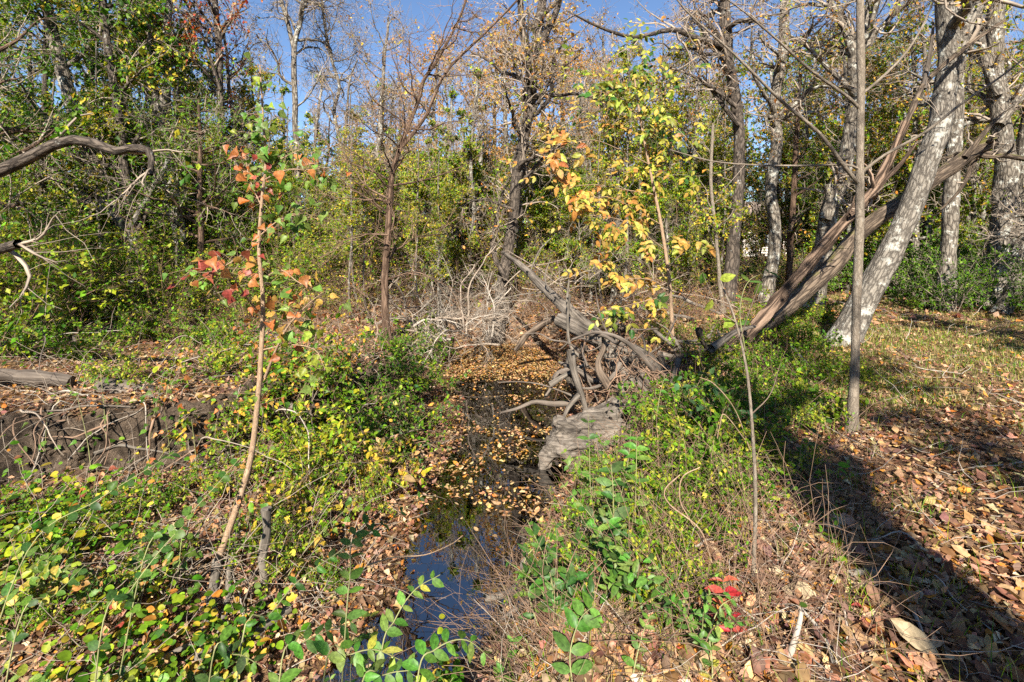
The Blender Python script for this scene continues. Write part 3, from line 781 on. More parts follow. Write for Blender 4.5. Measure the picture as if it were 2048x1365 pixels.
tree("left_cedar", "dense dark green cedar filling the left edge of the wood",
     rooted([(-60, 640), (-50, 500), (-55, 300), (-50, 100), (-50, -200)], 9), .16, .06, 'bark_cedar',
     dict(n1=34, t1=(.08, 1), len1=2.3, ang1=78, cone=1.3, n2=7, n3=5, wob=.1, up=-.01, leaves=6500, size=.085, pal=[GD, GM, (.11, .15, .025), GY], palw=[2, 3, 2, .7], tmpl=T_NARROW, rt=.003, spray=.05))
tree("bank_cedar", "bright yellow green cedar boughs behind the tall heart leaved sapling",
     rooted([(400, 606), (402, 480), (400, 330), (398, 200)], 10.5), .09, .03, 'bark_cedar',
     dict(n1=26, t1=(.3, 1), len1=1.5, ang1=80, n2=7, n3=5, wob=.1, leaves=4200, size=.07, pal=[GM, GL, (.16, .2, .025)], tmpl=T_NARROW, rt=.003, spray=.05))

# ------------------------------------------------------------------ the wood behind: a few kinds of tree, copied
def straight(h, lean=.4, d=.5):
    k_ = np.linspace(0, 1, 6)
    b = np.cumsum(rng.normal(0, .10 * d, (6, 2)), 0) * h * .12; b -= b[0]
    return [(b[i, 0] + lean * k_[i], b[i, 1], h * k_[i]) for i in range(6)]

FAR = (0, 0, 0)
kinds = {}
kinds['orange'] = tree("orange_oak", "-", straight(10), .19, .05, 'bark_grey', dict(ORANGE, n1=18, t1=(.25, 1), len1=2.9, leaves=5200, size=.11, rt=.006, rmin2=.01, n3=6), split=False, sides=8, relief=0)
kinds['bare'] = tree("bare_oak", "-", straight(10.5, 1.0), .17, .04, 'bark_grey', dict(BARE, n1=18, t1=(.22, 1), len1=2.9, leaves=900, size=.1, pal=[TA, OR, YE], rt=.006, rmin2=.01, n2=9), split=False, sides=8, relief=0)
kinds['green'] = tree("green_elm", "-", straight(9.5, -.6), .15, .05, 'bark_dark', dict(GREEN, n1=20, t1=(.12, 1), len1=2.5, leaves=4600, size=.12, rt=.007, clump=.36, pal=[GD, GM, GL, GY, YE], palw=[1.5, 3, 3, 2, .5]), split=False, sides=8, relief=0)
kinds['yellow'] = tree("yellow_elm", "-", straight(9, .5), .14, .05, 'bark_grey', dict(YELLOWG, n1=20, t1=(.12, 1), len1=2.5, leaves=4600, size=.12, rt=.007, clump=.36), split=False, sides=8, relief=0)
kinds['cedar'] = tree("red_cedar", "-", straight(7.5, .1, .2), .14, .03, 'bark_cedar', dict(n1=44, t1=(.08, 1), len1=1.9, ang1=75, cone=1.6, n2=6, n3=5, wob=.1, leaves=6500, size=.13, pal=[GD, GM, (.1, .14, .03), GY], palw=[2, 3, 2, .8], tmpl=T_NARROW, rt=.006, spray=.06), split=False, sides=8, relief=0)
kinds['pole'] = tree("vine_pole_tree", "-", straight(9, .5, .8), .1, .05, 'bark_lichen', dict(n1=30, t1=(.05, 1), len1=1.2, n2=6, n3=6, wob=.3, up2=-.06, up3=-.1, leaves=3600, size=.095, pal=[GL, GY, GM, (.42, .33, .1)], palw=[2, 2.5, 1.2, 1], clump=.4, rt=.007), split=False, sides=8, relief=0)
kinds['understory'] = tree("understory_elm", "-", straight(5, .5), .06, .02, 'bark_grey', dict(YELLOWG, n1=26, t1=(.08, 1), len1=1.7, n2=7, n3=5, leaves=6500, size=.09, rt=.004, clump=.33, palw=None, pal=[GM, GL, GL, GY, GY, (.4, .36, .03)]), split=False, sides=7, relief=0)
kinds['stem'] = tree("slender_elm", "-", straight(8, .5, 1.0), .055, .02, 'bark_grey', dict(n1=12, t1=(.35, 1), len1=1.3, n2=7, n3=6, wob=.26, leaves=2200, size=.085, pal=[GL, GY, GY, YE], rt=.005, rmin2=.008), split=False, sides=7, relief=0)
KLAB = {'orange': "orange leaved oak crown in the wood behind the creek", 'bare': "nearly bare grey oak in the wood behind the creek", 'green': "green leaved elm in the wood behind the creek",
        'yellow': "yellow green elm in the wood behind the creek", 'cedar': "dark green cedar in the wood behind the creek", 'pole': "thin pale trunk hung with yellowing vines in the wood", 'understory': "leafy yellow green young elm"}
KLAB = {'orange': "orange leaved oak", 'bare': "nearly bare grey oak", 'green': "green leaved elm", 'yellow': "yellow green elm", 'cedar': "dark green cedar", 'pole': "thin vine hung trunk", 'understory': "leafy young elm", 'stem': "slender grey stemmed elm"}
MARKS = [(-60, "at the far left edge of the wood"), (60, "above the arching left limb"), (160, "behind the slanting dark trunk"), (300, "behind the white lichened trunk"), (440, "behind the red leaved tree"), (525, "behind the tall heart leaved sapling"), (600, "behind the slim forked tree"), (690, "behind the bare curving tree"),
         (780, "behind the forking leafless tree"), (910, "just left of the creek head tree"), (1040, "behind the creek head tree"), (1150, "behind the uprooted tree"), (1250, "behind the golden hickory leaves"), (1340, "just right of the golden hickory"), (1460, "behind the dark oak with bare limbs"), (1555, "beside the pale house"),
         (1640, "right of the pale house"), (1715, "behind the slender sapling"), (1800, "left of the leaning oak's crown"), (1890, "behind the lichened leaning oak"), (2000, "behind the twin oak"), (2090, "at the far right edge of the wood")]
def where(px):
    return min(MARKS, key=lambda m: abs(m[0] - px))[1]
def dist(d):
    return "near " if d < 16 else "" if d < 22 else "farther " if d < 34 else "distant " if d < 47 else "very distant "
used = set()
def place(kind, px, d, top=None, h0=None):
    x = (px - CX) / F * d
    H = {'orange': 12.2, 'bare': 12.6, 'green': 11.4, 'yellow': 11, 'cedar': 8.4, 'pole': 10, 'understory': 6.0, 'stem': 9}[kind]
    s = 1.0 if top is None else (ZC + (HY - top) / F * d) / H
    s = float(np.clip(s, .35, 2.2))
    root = kinds[kind]; loc = (x, d, hz(x, d) - .05); rz = rng.uniform(0, 6.283)
    if kind not in used:
        used.add(kind); root.location = loc; root.rotation_euler = (0, 0, rz); root.scale = (s, s, s)
        root['label'] = dist(d) + KLAB[kind] + ' ' + where(px); root['group'] = "trees of the wood behind"
    else:
        copy_thing(root, loc, rz, s, dist(d) + KLAB[kind] + ' ' + where(px), "trees of the wood behind")

# kind, pixel column of the trunk, distance, pixel row of the top
for a in (('orange', 985, 24, 10), ('orange', 1075, 28, -60), ('orange', 860, 24, 20), ('orange', 800, 31, 190), ('orange', 1160, 26, 40), ('orange', 1245, 30, 60), ('orange', 1330, 22, 60), 
          ('bare', 820, 18, 110), ('bare', 905, 21, 90), ('bare', 740, 26, 110), ('bare', 1140, 18, 40), ('bare', 1240, 20, -30), ('bare', 1365, 17, -40), ('bare', 1680, 18, -80), ('bare', 1860, 17, -100), ('bare', 2010, 19, -80), ('bare', 640, 22, 170), ('bare', 500, 20, 40),
          ('orange', 1420, 27, 90), ('orange', 1640, 24, 60), ('orange', 1760, 22, 30), ('orange', 1960, 24, 10), ('yellow', 1620, 19, 90), ('yellow', 1800, 18, 60), ('yellow', 1725, 23, 40), ('yellow', 1400, 19, 190), ('yellow', 1960, 18, 60), ('yellow', 2080, 17, 60), ('yellow', 1270, 17, 240),
          ('green', 1330, 16, 190), ('green', 2000, 20, 150), ('green', 1850, 22, 120), ('green', 60, 14, -60), ('green', 150, 15, -20), ('green', 240, 17, 20), ('green', -40, 15, -60), ('green', 330, 18, 60), ('green', 700, 17, 260), ('green', -120, 12, -100),
          ('yellow', 20, 18, 40), ('yellow', 200, 21, 100), ('yellow', 400, 19, 200), ('yellow', 560, 18, 280), ('yellow', 660, 15, 300), ('pole', 850, 16, 210), ('pole', 890, 17, 190), ('pole', 935, 16, 230), ('pole', 740, 16.5, 260), ('pole', 1090, 16, 240), ('pole', 1150, 17, 290), ('pole', 640, 17, 290), ('pole', 540, 16, 270), ('pole', 690, 20, 200), ('pole', 975, 19, 180), ('pole', 450, 17, 260), ('pole', 100, 17, 200), ('pole', 180, 16, 230), ('pole', 20, 15, 220), ('pole', 1220, 18, 260),
          ('cedar', 1125, 19, 230), ('cedar', 1310, 15.5, 210), ('cedar', 1385, 18, 250), ('cedar', 480, 15, 190), ('cedar', 330, 14, 220), ('cedar', 590, 21, 260), ('cedar', 1660, 17, 240), ('cedar', 1790, 20, 250), ('cedar', 1930, 21, 260), ('cedar', 60, 21, 190), ('cedar', 200, 13.5, 260), ('cedar', 770, 22, 280), ('cedar', 1010, 23, 260), ('cedar', 870, 26, 300), ('cedar', 1440, 21, 260), ('cedar', 1200, 22, 290), ('cedar', 2090, 15, 240)):
    place(*a)
for a in (('bare', 770, 16, 90), ('bare', 960, 17, 0), ('orange', 1010, 20, -20), ('bare', 1180, 15, 60), ('orange', 1130, 21, 0), ('bare', 1290, 16, 20), ('orange', 1200, 18, 90), ('yellow', 1700, 16.5, -20), ('yellow', 1830, 15.5, -40), ('yellow', 1940, 16.5, -60), ('yellow', 1560, 21, 40), ('yellow', 1480, 23, 120), ('green', 330, 13.5, -40), ('green', 420, 15, 80), ('yellow', 270, 15, 60), ('pole', 790, 14.5, 230), ('pole', 870, 14.2, 250), ('pole', 1060, 14.8, 260), ('pole', 910, 14.6, 240), ('pole', 650, 14.2, 270), ('pole', 1180, 13.8, 280)):
    place(*a)
for i in range(64):       # the farther wood, closing the view
    px = -150 + 2350 * (i + rng.uniform(-.3, .3)) / 64; d = rng.uniform(30, 62)
    if 1455 < px < 1610 and d < 52: d = rng.uniform(56, 70)
    place(['yellow', 'green', 'cedar', 'bare', 'orange', 'pole'][int(rng.choice(6, p=[.26, .2, .22, .12, .12, .08]))], px, d, rng.uniform(300, 400))
for i in range(34):       # slender stems nearer by
    px = 20 + (1420 if i % 3 else 2000) * (i + rng.uniform(-.4, .4)) / 34; d = rng.uniform(10.5, 15.5)
    if px > 1580: d += 4
    if 1490 < px < 1580 or (940 < px < 1180 and d < 13.5): continue
    place('stem', px, d, rng.uniform(-60, 220) if not 520 < px < 960 else rng.uniform(120, 260))
for a in (('bare', 500, 14, -60), ('bare', 730, 14.5, -100), ('bare', 400, 16, -100), ('yellow', 470, 17, 60), ('green', 230, 12.5, -120), ('green', 90, 12, -120)):
    place(*a)
for i in range(30):       # a wall of thin trunks
    px = -80 + 2180 * (i + rng.uniform(-.4, .4)) / 30; d = rng.uniform(13.5, 24)
    if px > 1580 and d < 16.5: d += 3
    if 1490 < px < 1580: continue
    place('pole', px, d, rng.uniform(60, 240))
for a in (('yellow', 1350, 20, 20), ('yellow', 1430, 18, 60), ('yellow', 1580, 24, 40), ('yellow', 1650, 20, 0), ('yellow', 1770, 19, 20), ('yellow', 1880, 20, 0), ('yellow', 2030, 19, 0), ('green', 1740, 25, 60), ('yellow', 1920, 24, 60), ('understory', 820, 14.5, 300), ('understory', 600, 12.5, 330), ('understory', 690, 12.6, 340), ('understory', 860, 13.5, 340), ('understory', 1230, 13.4, 350), ('understory', 1340, 12.8, 350), ('understory', 550, 14.5, 290), ('understory', 770, 17, 260), ('understory', 1060, 18, 280), ('understory', 900, 15.5, 290), ('understory', 720, 14, 310), ('understory', 960, 17, 300), ('understory', 640, 13.5, 330), ('understory', 1090, 16, 330), ('understory', 1180, 15, 330), ('understory', 1380, 14, 330), ('understory', 1290, 15, 340), ('understory', 1420, 15.5, 300), ('understory', 1640, 17, 330), ('understory', 1760, 18, 330), ('understory', 1860, 17, 340), ('understory', 500, 13, 330), ('understory', 380, 12.5, 340), ('understory', 100, 12, 330), ('understory', 240, 12.5, 340), ('understory', -20, 11, 330)):
    place(*a)
for i in range(46):       # low growth between the trunks
    px = -120 + 2260 * (i + rng.uniform(-.4, .4)) / 46; d = rng.uniform(13.5, 23)
    if px > 1580 and d < 16: d += 3
    if 1455 < px < 1600 and d < 30: continue
    place('understory', px, d, rng.uniform(300, 420))
for i in range(60):
    px = -150 + 2350 * (i + rng.uniform(-.3, .3)) / 60; d = rng.uniform(24, 44)
    if 1480 < px < 1590: continue
    place(['yellow', 'green', 'cedar', 'understory'][int(rng.choice(4, p=[.3, .2, .3, .2]))], px, d, rng.uniform(330, 410))
for px, d, top_ in ((1512, 24, 420), (1520, 30, 350), (1600, 20, 360), (1585, 28, 370)): place('cedar' if d < 25 else 'understory', px, d, top_)
# trees standing behind the viewer: they shade the foreground and belong to the same wood
SHL = "woodland tree standing behind the viewer and shading the foreground"
for kind, x, y, s in (('bare', -5.8, -8.5, .95), ('stem', 3.3, -2.6, 1.3), ('bare', 9.2, -3.0, 1.0), ('pole', 11, -1.2, 1.2), ('pole', 7.7, .2, 1.1), ('bare', 6.5, -9, 1.05), ('yellow', 6.0, -15, 1.05), ('pole', -1.8, -10.5, 1.1), ('bare', -9.5, -12, 1.1), ('bare', 10.5, -5, .95), ('orange', -5, -17, 1.1), ('bare', 1.5, -17, 1.1), ('yellow', 8.5, -15, 1.1), ('yellow', -2.5, -14, 1.0), ('orange', 5, -20, 1.2), ('yellow', -8.0, -12, 1.25), ('bare', -10.5, -6.5, 1.3), ('bare', 2.5, -19, 1.5), ('yellow', -12, -14, 1.3)):
    copy_thing(kinds[kind], (x, y, hz(x, y) - .05), rng.uniform(0, 6), s, SHL, "trees behind the viewer")
tree("shade_oak", "thick old oak trunk standing behind the viewer", [(1.3, -5.0, -.1), (1.25, -5, 2), (1.15, -5.1, 4), (1.2, -5, 6.5), (1.0, -5, 9)], .34, .24, 'bark_grey', dict(BARE, n1=9, t1=(.45, 1), len1=2.2, n2=5, leaves=400), split=False, sides=12, relief=0)

# ------------------------------------------------------------------ shrubs
def shrub(name, label, base, n, h, spread, sp, group=None, stem='twig', rs=.012, category="shrub"):
    """several stems from one foot, with side twigs and leaves"""
    base = np.asarray(base, float)
    t = thing(name, tuple(base), label, category, group)
    a = rng.uniform(0, 6.283, n); o = rng.uniform(.15, 1, n) * spread
    d = nrm(np.stack([np.cos(a) * o, np.sin(a) * o, np.ones(n)], -1))
    st = base + np.stack([np.cos(a), np.sin(a), np.zeros(n)], -1) * rng.uniform(0, .1, n)[:, None] * spread + np.array([0, 0, -.03])
    P1 = grow(st, d, h * rng.uniform(.6, 1.15, n), 12, sp.get('wob', .12), sp.get('up', -.03))
    R1 = taper(rs * rng.uniform(.6, 1.2, n), 12, .3)
    V, Q, bc = tubes(P1, R1, 5)
    link("stems", Geo().add(V, Q, bco=bc).mesh("stems", M[stem], base), t, kind="stuff")
    p, dd, r, tt, _ = sprout(P1, R1, sp.get('n2', 8), sp.get('t0', .12), 1, 52)
    P2 = grow(p, dd, h * sp.get('f2', .32) * rng.uniform(.4, 1.2, len(p)), 7, sp.get('wob', .12) * 1.3, sp.get('up2', 0))
    R2 = taper(np.full(len(p), rs * .32), 7, .4)
    p, dd, r, tt, _ = sprout(P2, R2, sp.get('n3', 4), .2, 1, 48)
    P3 = grow(p, dd, h * sp.get('f3', .14) * rng.uniform(.4, 1.2, len(p)), 5, sp.get('wob', .12) * 1.4, sp.get('up2', 0))
    tw = Geo(); V, Q, bc = tubes(P2, R2, 3); tw.add(V, Q, bco=bc)
    V, Q, bc = tubes(P3, taper(np.full(len(p), sp.get('rt', .002)), 5, .5), 3); tw.add(V, Q, bco=bc)
    link("twigs", tw.mesh("twigs", M[sp.get('twig', stem)], base), t, kind="stuff")
    nl = sp.get('leaves', 0)
    if nl:
        ii_ = rng.integers(0, len(P3), nl); tq = rng.uniform(.1, 1, nl) * 4; i0 = np.minimum(tq.astype(int), 3); f = (tq - i0)[:, None]
        pos = P3[ii_, i0] * (1 - f) + P3[ii_, i0 + 1] * f
        dr = nrm(P3[ii_, i0 + 1] - P3[ii_, i0] + rng.normal(0, .012 * 50, (nl, 3)))
        up = nrm(rng.normal(0, .4, (nl, 3)) + np.array([0, -.25, .9]))
        V, Q, kk = leaves(pos, dr, up, sp['size'] * rng.lognormal(0, .25, nl), sp.get('tmpl', T_DIAM))
        link("foliage", Geo().add(V, Q, np.repeat(pal(nl, sp['pal'], sp.get('palw'), .2), kk, 0)).mesh("foliage", M['leaf'], base), t, kind="stuff")
    return t

O0 = (0, 0, 0)
S_PRIVET = shrub("privet_shrub", "-", O0, 16, 2.6, .9, dict(n2=9, n3=5, leaves=3000, size=.075, pal=[GM, GL, GY, (.36, .35, .04)], palw=[2, 3, 3, 1], rt=.0025, up=-.05), stem='twig_brown', rs=.012)
S_TANGLE = shrub("vine_tangle", "-", O0, 26, 3.2, .8, dict(n2=9, n3=6, wob=.3, leaves=3400, size=.065, pal=[GY, GL, GY, GL, YE], rt=.0035, up=-.03, up2=-.06), stem='twig_brown', rs=.012)
S_DARK = shrub("dark_shrub", "-", O0, 14, 1.6, .9, dict(n2=8, n3=5, leaves=2600, size=.065, pal=[GD, GM, GL], rt=.0025, up=-.03), rs=.01)
S_BRUSH = shrub("dry_brush", "-", O0, 22, 1.5, 1.3, dict(n2=8, n3=5, wob=.22, leaves=500, size=.045, pal=[TA, OR, GY, BR], rt=.0022, up=-.06), stem='twig_brown', rs=.008)
S_LOW = shrub("low_privet", "-", O0, 12, .9, 1.3, dict(n2=7, n3=4, leaves=1250, size=.056, pal=[GD, GM, GL, GY], palw=[1, 2, 3, 1], rt=.0018, up=-.05), stem='twig_brown', rs=.006)
S_LIME = shrub("lime_privet", "-", O0, 14, 1.1, 1.1, dict(n2=8, n3=4, leaves=1300, size=.064, pal=[GM, GL, GL, GY, (.36, .34, .04)], rt=.0018, up=-.05), stem='twig_brown', rs=.006)
su = set()
SL = {'Y': (S_LIME, "knee high lime green privet", "lime privet clumps"), 'P': (S_PRIVET, "arching yellow green privet shrub", "privet thicket"), 'T': (S_TANGLE, "brown vine tangle", "vine tangles"),
      'D': (S_DARK, "dark green shrub", "dark shrubs by the clearing"), 'B': (S_BRUSH, "dry brown brush", "dry brush"), 'L': (S_LOW, "low leafy privet clump", "low privet clumps")}
def put(kind, px, py=None, d=None, s=1.0, lab=None):
    root, l, gname = SL[kind]
    if d is None: g_ = G(px, py)
    else:
        x = (px - CX) / F * d; g_ = np.array([x, d, hz(x, d)])
    sc = (s * rng.uniform(.9, 1.1), s * rng.uniform(.9, 1.1), s)
    if kind not in su:
        su.add(kind); root.location = g_; root.rotation_euler = (0, 0, rng.uniform(0, 6)); root.scale = sc; root['label'] = lab or l + ' ' + where(px).replace('behind', 'below').replace('above', 'under'); root['group'] = gname
        return root
    return copy_thing(root, tuple(g_), rng.uniform(0, 6), sc, lab or l + ' ' + where(px).replace('behind', 'below').replace('above', 'under') + ('' if g_[1] < 13 else ' farther back'), gname)

for px, d, s in ((60, 8.2, .9), (150, 9.5, .9), (20, 10.5, 1.1), (250, 10.3, .85), (330, 9.2, .7), (-130, 8, 1.1), (110, 12.5, 1.2), (360, 12, 1.0), (470, 10.5, .75), (560, 11.5, .9), (200, 13.5, 1.1), (430, 13.5, 1.1), (640, 12.5, .9), (-60, 13, 1.3), (300, 15, 1.2), (520, 14.5, 1.1), (700, 14, 1.0)):
    put('P', px, d=d, s=s)
for px, d, s in ((690, 12, .95), (660, 14, 1.1), (880, 15, 1.1), (940, 16, 1.2), (1080, 15, 1.0), (1180, 15, 1.1), (760, 15.5, 1.3), (1260, 14.5, 1.0), (1390, 15.5, 1.1), (840, 18, 1.5), (1100, 19, 1.4), (1230, 18, 1.4), (1600, 17, .9)):
    put('T', px, d=d, s=s)
for px, d, s in ((1850, 13, .9), (1905, 11.6, .9), (1950, 12.6, 1.0), (1830, 14.5, 1.2), (1800, 15.5, 1.2), (2070, 11, .9), (1640, 16, 1.0), (1700, 16.5, 1.1), (1760, 17, 1.1), (1930, 15.5, 1.5), (2040, 16, 1.4), (1990, 14.8, 1.2), (1500, 17, .8), (1420, 16, .9), (1560, 22, 1.0), (2110, 13.5, 1.2), (1880, 16, 1.4), (1590, 18, .9)):
    put('D', px, d=d, s=s)
for px, d, s in ((1090, 13.2, 1.0), (1140, 12.2, .9), (1200, 11.4, .8), (1260, 11, .8), (1320, 11.6, .9), (1380, 10.6, .7), (860, 13, .9), (930, 14.2, .9), (800, 12.2, .8), (1050, 14, 1.0), (1480, 13.5, .8), (1420, 12.2, .8), (1290, 13.2, 1.1), (700, 10.8, .8), (600, 9.5, .7), (1560, 14.5, .9), (420, 9.8, .7), (340, 8.4, .5), (500, 8.8, .6), (1160, 9.8, .5), (1450, 9.4, .5), (1310, 9.2, .5)):
    put('B', px, d=d, s=s)
for px, py, s in ((30, 720, .9), (90, 690, .8), (170, 720, .7), (230, 690, .7), (300, 680, .8), (380, 690, .7), (450, 700, .8), (360, 650, .8), (240, 645, .8), (120, 650, .8), (1500, 760, .6), (1560, 740, .7), (1620, 700, .7), (1530, 800, .6), (1610, 760, .6), (1460, 800, .6), (1420, 850, .6), (1480, 850, .55), (1660, 650, .7), (1840, 620, .6), (1580, 680, .7), (1380, 820, .55), (1340, 850, .5), (1560, 830, .5), (2030, 625, .6)):
    put('L', px, py, s=s)
for px, py, s in ((160, 640, .9), (400, 640, .9), (500, 640, 1.0), (590, 640, 1.0), (420, 760, .7), (560, 960, .55), (620, 1000, .5), (820, 780, .6), (850, 700, .7), (480, 890, .5), (240, 770, .5), (1440, 740, .6), (1500, 700, .7), (1550, 660, .7), (1630, 650, .6), (1320, 690, .6), (1660, 760, .5), (1740, 780, .35), (1590, 860, .35), (1480, 940, .35)):
    put('Y', px, py, s=s)
for i, (px, py, s) in enumerate(((330, 1010, .4), (420, 1000, .42), (500, 1100, .38), (250, 1060, .35), (150, 1030, .35), (760, 1010, .38), (90, 1130, .35), (300, 1160, .35), (60, 1250, .3), (190, 1250, .3), (660, 1180, .3), (590, 1130, .35), (40, 1050, .4), (1180, 1130, .4), (1250, 1080, .45), (1330, 1000, .5), (1120, 1200, .35), (1230, 1200, .35), (1400, 1060, .4), (1300, 1130, .35), (1200, 960, .5), (1390, 900, .6), (1460, 860, .6), (1350, 1180, .3), (1460, 1010, .4), (1540, 930, .4))):
    put('Y' if i % 2 else 'L', px, py, s=s)
for px, py, s in ((800, 720, .8), (860, 860, .5), (1260, 960, .5), (1340, 940, .5), (1200, 1000, .4), (1420, 980, .4), (1140, 1060, .35), (1310, 1040, .35)):
    put('L', px, py, s=s)

# leafy bushes on the creek bank, each grown on its own
BANKPAL = dict(n2=9, n3=5, size=.058, tmpl=T_OVAL, rt=.0018, up=-.08)
for px, py, h, lab, extra in (
        (690, 860, 1.0, "bushy green privet hanging over the left creek bank", dict(leaves=1500, pal=[GM, GL, GY], palw=[2, 3, 1.5])),
        (810, 890, .7, "small bluish green bush reaching over the water from the left bank", dict(leaves=1100, pal=[GM, (.07, .15, .05), GL], size=.042)),
        (620, 930, .75, "yellowing privet bush beside the tall sapling's foot", dict(leaves=1100, pal=[GL, GY, YE], palw=[2, 3, 1])),
        (740, 960, .6, "straw coloured leaning bush at the water's edge", dict(leaves=800, pal=[GY, GL, YE, TA])),
        (780, 770, .9, "dark shaded bush behind the bank privet", dict(leaves=1200, pal=[GD, GM], size=.045)),
        (600, 800, .8, "bright leafy bush behind the tall sapling", dict(leaves=1100, pal=[GM, GL, OR, YE], palw=[3, 3, .6, .8])),
        (860, 730, .7, "small dark bush near the head of the creek", dict(leaves=800, pal=[GD, GM, GL], size=.05)),
        (450, 870, .6, "knee high bush with green and yellow leaves on the left slope", dict(leaves=700, pal=[GM, GL, YE])),
        (640, 760, .85, "bush with scattered orange leaves behind the bank privet", dict(leaves=900, pal=[GM, GL, OR, YE, GD], size=.062)),
        (730, 830, .8, "dark leafy bush drooping to the water", dict(leaves=1100, pal=[GD, GM, GL], size=.055)),
        (590, 1060, .45, "thin yellow leaved shrub beside the cut stake", dict(leaves=420, pal=[GY, YE, GL])),
        (1440, 900, .55, "bluish green shrub on the right bank", dict(leaves=700, pal=[GD, (.05, .11, .04), GM])),
        (1380, 960, .4, "low green shrub below the thin bent stem", dict(leaves=450, pal=[GM, GL])),
        (1300, 850, .5, "sparse green shrub against the fallen roots", dict(leaves=380, pal=[GM, GL, GD])),
        (1640, 830, .4, "low yellowish shrub left of the slender sapling's foot", dict(leaves=420, pal=[GL, GY]))):
    shrub("bank_bush", lab, G(px, py), 15, h, 1.1, dict(BANKPAL, **extra), stem='twig_brown', rs=.006)

# ground cover on the left slope
gc = Geo()
x, y = polar(26000, 2.2, 6.2, -52, -6)
zz = height(x, y)
dens = sstep((n2(x, y, 1.4, 61) + .12) / .22) * (zz > ZW + .05)
keep = rng.uniform(0, 1, len(x)) < dens * np.where(y < 4.2, .9, np.where(x < -2.2, .04, .35))
x, y, zz = x[keep], y[keep], zz[keep]
up = nrm(rng.normal(0, .35, (len(x), 3)) + np.array([.1, -.3, .9])); d = rng.normal(size=(len(x), 3)); d[:, 2] *= .3
V, Q, kk = leaves(np.stack([x, y, zz + rng.gamma(2, .075, len(x))], -1), d, up, rng.lognormal(math.log(.039), .35, len(x)), T_ROUND)
gc.add(V, Q, np.repeat(pal(len(x), [GD, GM, GL, GY, YE, OR], [1.5, 4, 4, 2.2, 1.2, .9], .22), kk, 0))
link("ground_cover", gc.mesh("ground_cover", M['leaf']), kind="stuff", label="low green creeper leaves carpeting the left slope", category="ground cover")
# creeper leaves on the right bank, thinner
gc = Geo()
x, y = polar(5200, 1.9, 7.5, -3, 34)
zz = height(x, y)
dens = sstep((n2(x, y, 1.6, 71) + .02) / .2) * (zz > ZW + .08) * np.clip(1.6 - .55 * (x - .35 * y), .08, 1)
keep = rng.uniform(0, 1, len(x)) < dens * .55
x, y, zz = x[keep], y[keep], zz[keep]
up = nrm(rng.normal(0, .4, (len(x), 3)) + np.array([0, -.3, .9])); d = rng.normal(size=(len(x), 3)); d[:, 2] *= .3
V, Q, kk = leaves(np.stack([x, y, zz + rng.gamma(2, .05, len(x))], -1), d, up, rng.lognormal(math.log(.036), .3, len(x)), T_OVAL)
gc.add(V, Q, np.repeat(pal(len(x), [GD, GM, GL, GY], [3, 4, 2, 1], .22), kk, 0))
link("ground_cover", gc.mesh("ground_cover", M['leaf']), kind="stuff", label="sparse green creeper leaves on the right bank", category="ground cover")
# thin dry stalks standing on the right bank
gs = Geo()
x, y = polar(4600, 1.9, 8.5, -2, 36)
zz = height(x, y); keep = (zz > ZW + .06) & (rng.uniform(0, 1, len(x)) < np.clip(1.35 - .6 * (x - .3 * y), .05, 1))
x, y, zz = x[keep], y[keep], zz[keep]
d = rng.normal(0, .8, (len(x), 3)); d[:, 2] = rng.uniform(.1, 1.2, len(x))
pt = grow(np.stack([x, y, zz - .01], -1), d, rng.uniform(.15, .8, len(x)), 7, .2, -.1)
V, Q, bc = tubes(pt, taper(rng.uniform(.0012, .0028, len(x)) * (.7 + .1 * y), 7, .4), 3)
gs.add(V, Q, bco=bc)
link("dry_stalks", gs.mesh("dry_stalks", M['twig_brown']), kind="stuff", label="thin dry weed stalks tangled over the right bank", category="dry stalks")

gs = Geo()
x, y = polar(2600, 2.3, 9.5, -48, -4)
zz = height(x, y); keep = (zz > ZW + .05) & (n2(x, y, 1.1, 91) > -.1)
x, y, zz = x[keep], y[keep], zz[keep]
d = rng.normal(0, 1.0, (len(x), 3)); d[:, 2] = rng.uniform(.1, 1.1, len(x))
pt = grow(np.stack([x, y, zz - .01], -1), d, rng.uniform(.25, 1.0, len(x)), 9, .2, -.1)
V, Q, bc = tubes(pt, taper(rng.uniform(.0014, .004, len(x)) * (.7 + .09 * y), 9, .4), 3)
gs.add(V, Q, bco=bc)
link("dry_stalks", gs.mesh("dry_stalks", M['twig']), kind="stuff", label="bare vines and stalks tangled over the left slope", category="dry stalks")

# ------------------------------------------------------------------ plants whose leaves can be told apart
LC = {}
def leafmesh(shape, colour):
    key = (shape, colour)
    if key not in LC:
        tm = {'heart': T_HEART, 'oval': T_OVAL, 'long': T_LONG, 'round': T_ROUND}[shape]
        LC[key] = []
        for _ in range(4):
            V_ = tm[0].copy(); V_[:, 1] *= rng.uniform(.8, 1.2); V_[:, 2] += rng.uniform(-.3, .15) * V_[:, 0] ** 2 + rng.uniform(-.5, .9) * np.abs(V_[:, 1]) + rng.normal(0, .012, len(V_)); V_[:, 1] += rng.uniform(-.12, .12) * V_[:, 0] ** 2
            LC[key].append(Geo().add(V_, tm[1], np.array(colour) * rng.lognormal(0, .1, 3)).mesh("leaf", M['leaf_single']))
    return LC[key][int(rng.integers(4))]

def put_leaf(parent, base, mesh, pos, d, up, size):
    x_ = Vector(d).normalized(); z_ = Vector(up); z_ = (z_ - z_.dot(x_) * x_).normalized(); y_ = z_.cross(x_)
    m = Matrix((x_, y_, z_)).transposed().to_4x4(); m = Matrix.Translation(Vector(pos) - Vector(base)) @ m @ Matrix.Scale(float(size), 4)
    o = bpy.data.objects.new("leaf", mesh); COL.objects.link(o); o.parent = parent; o.matrix_basis = m
    return o

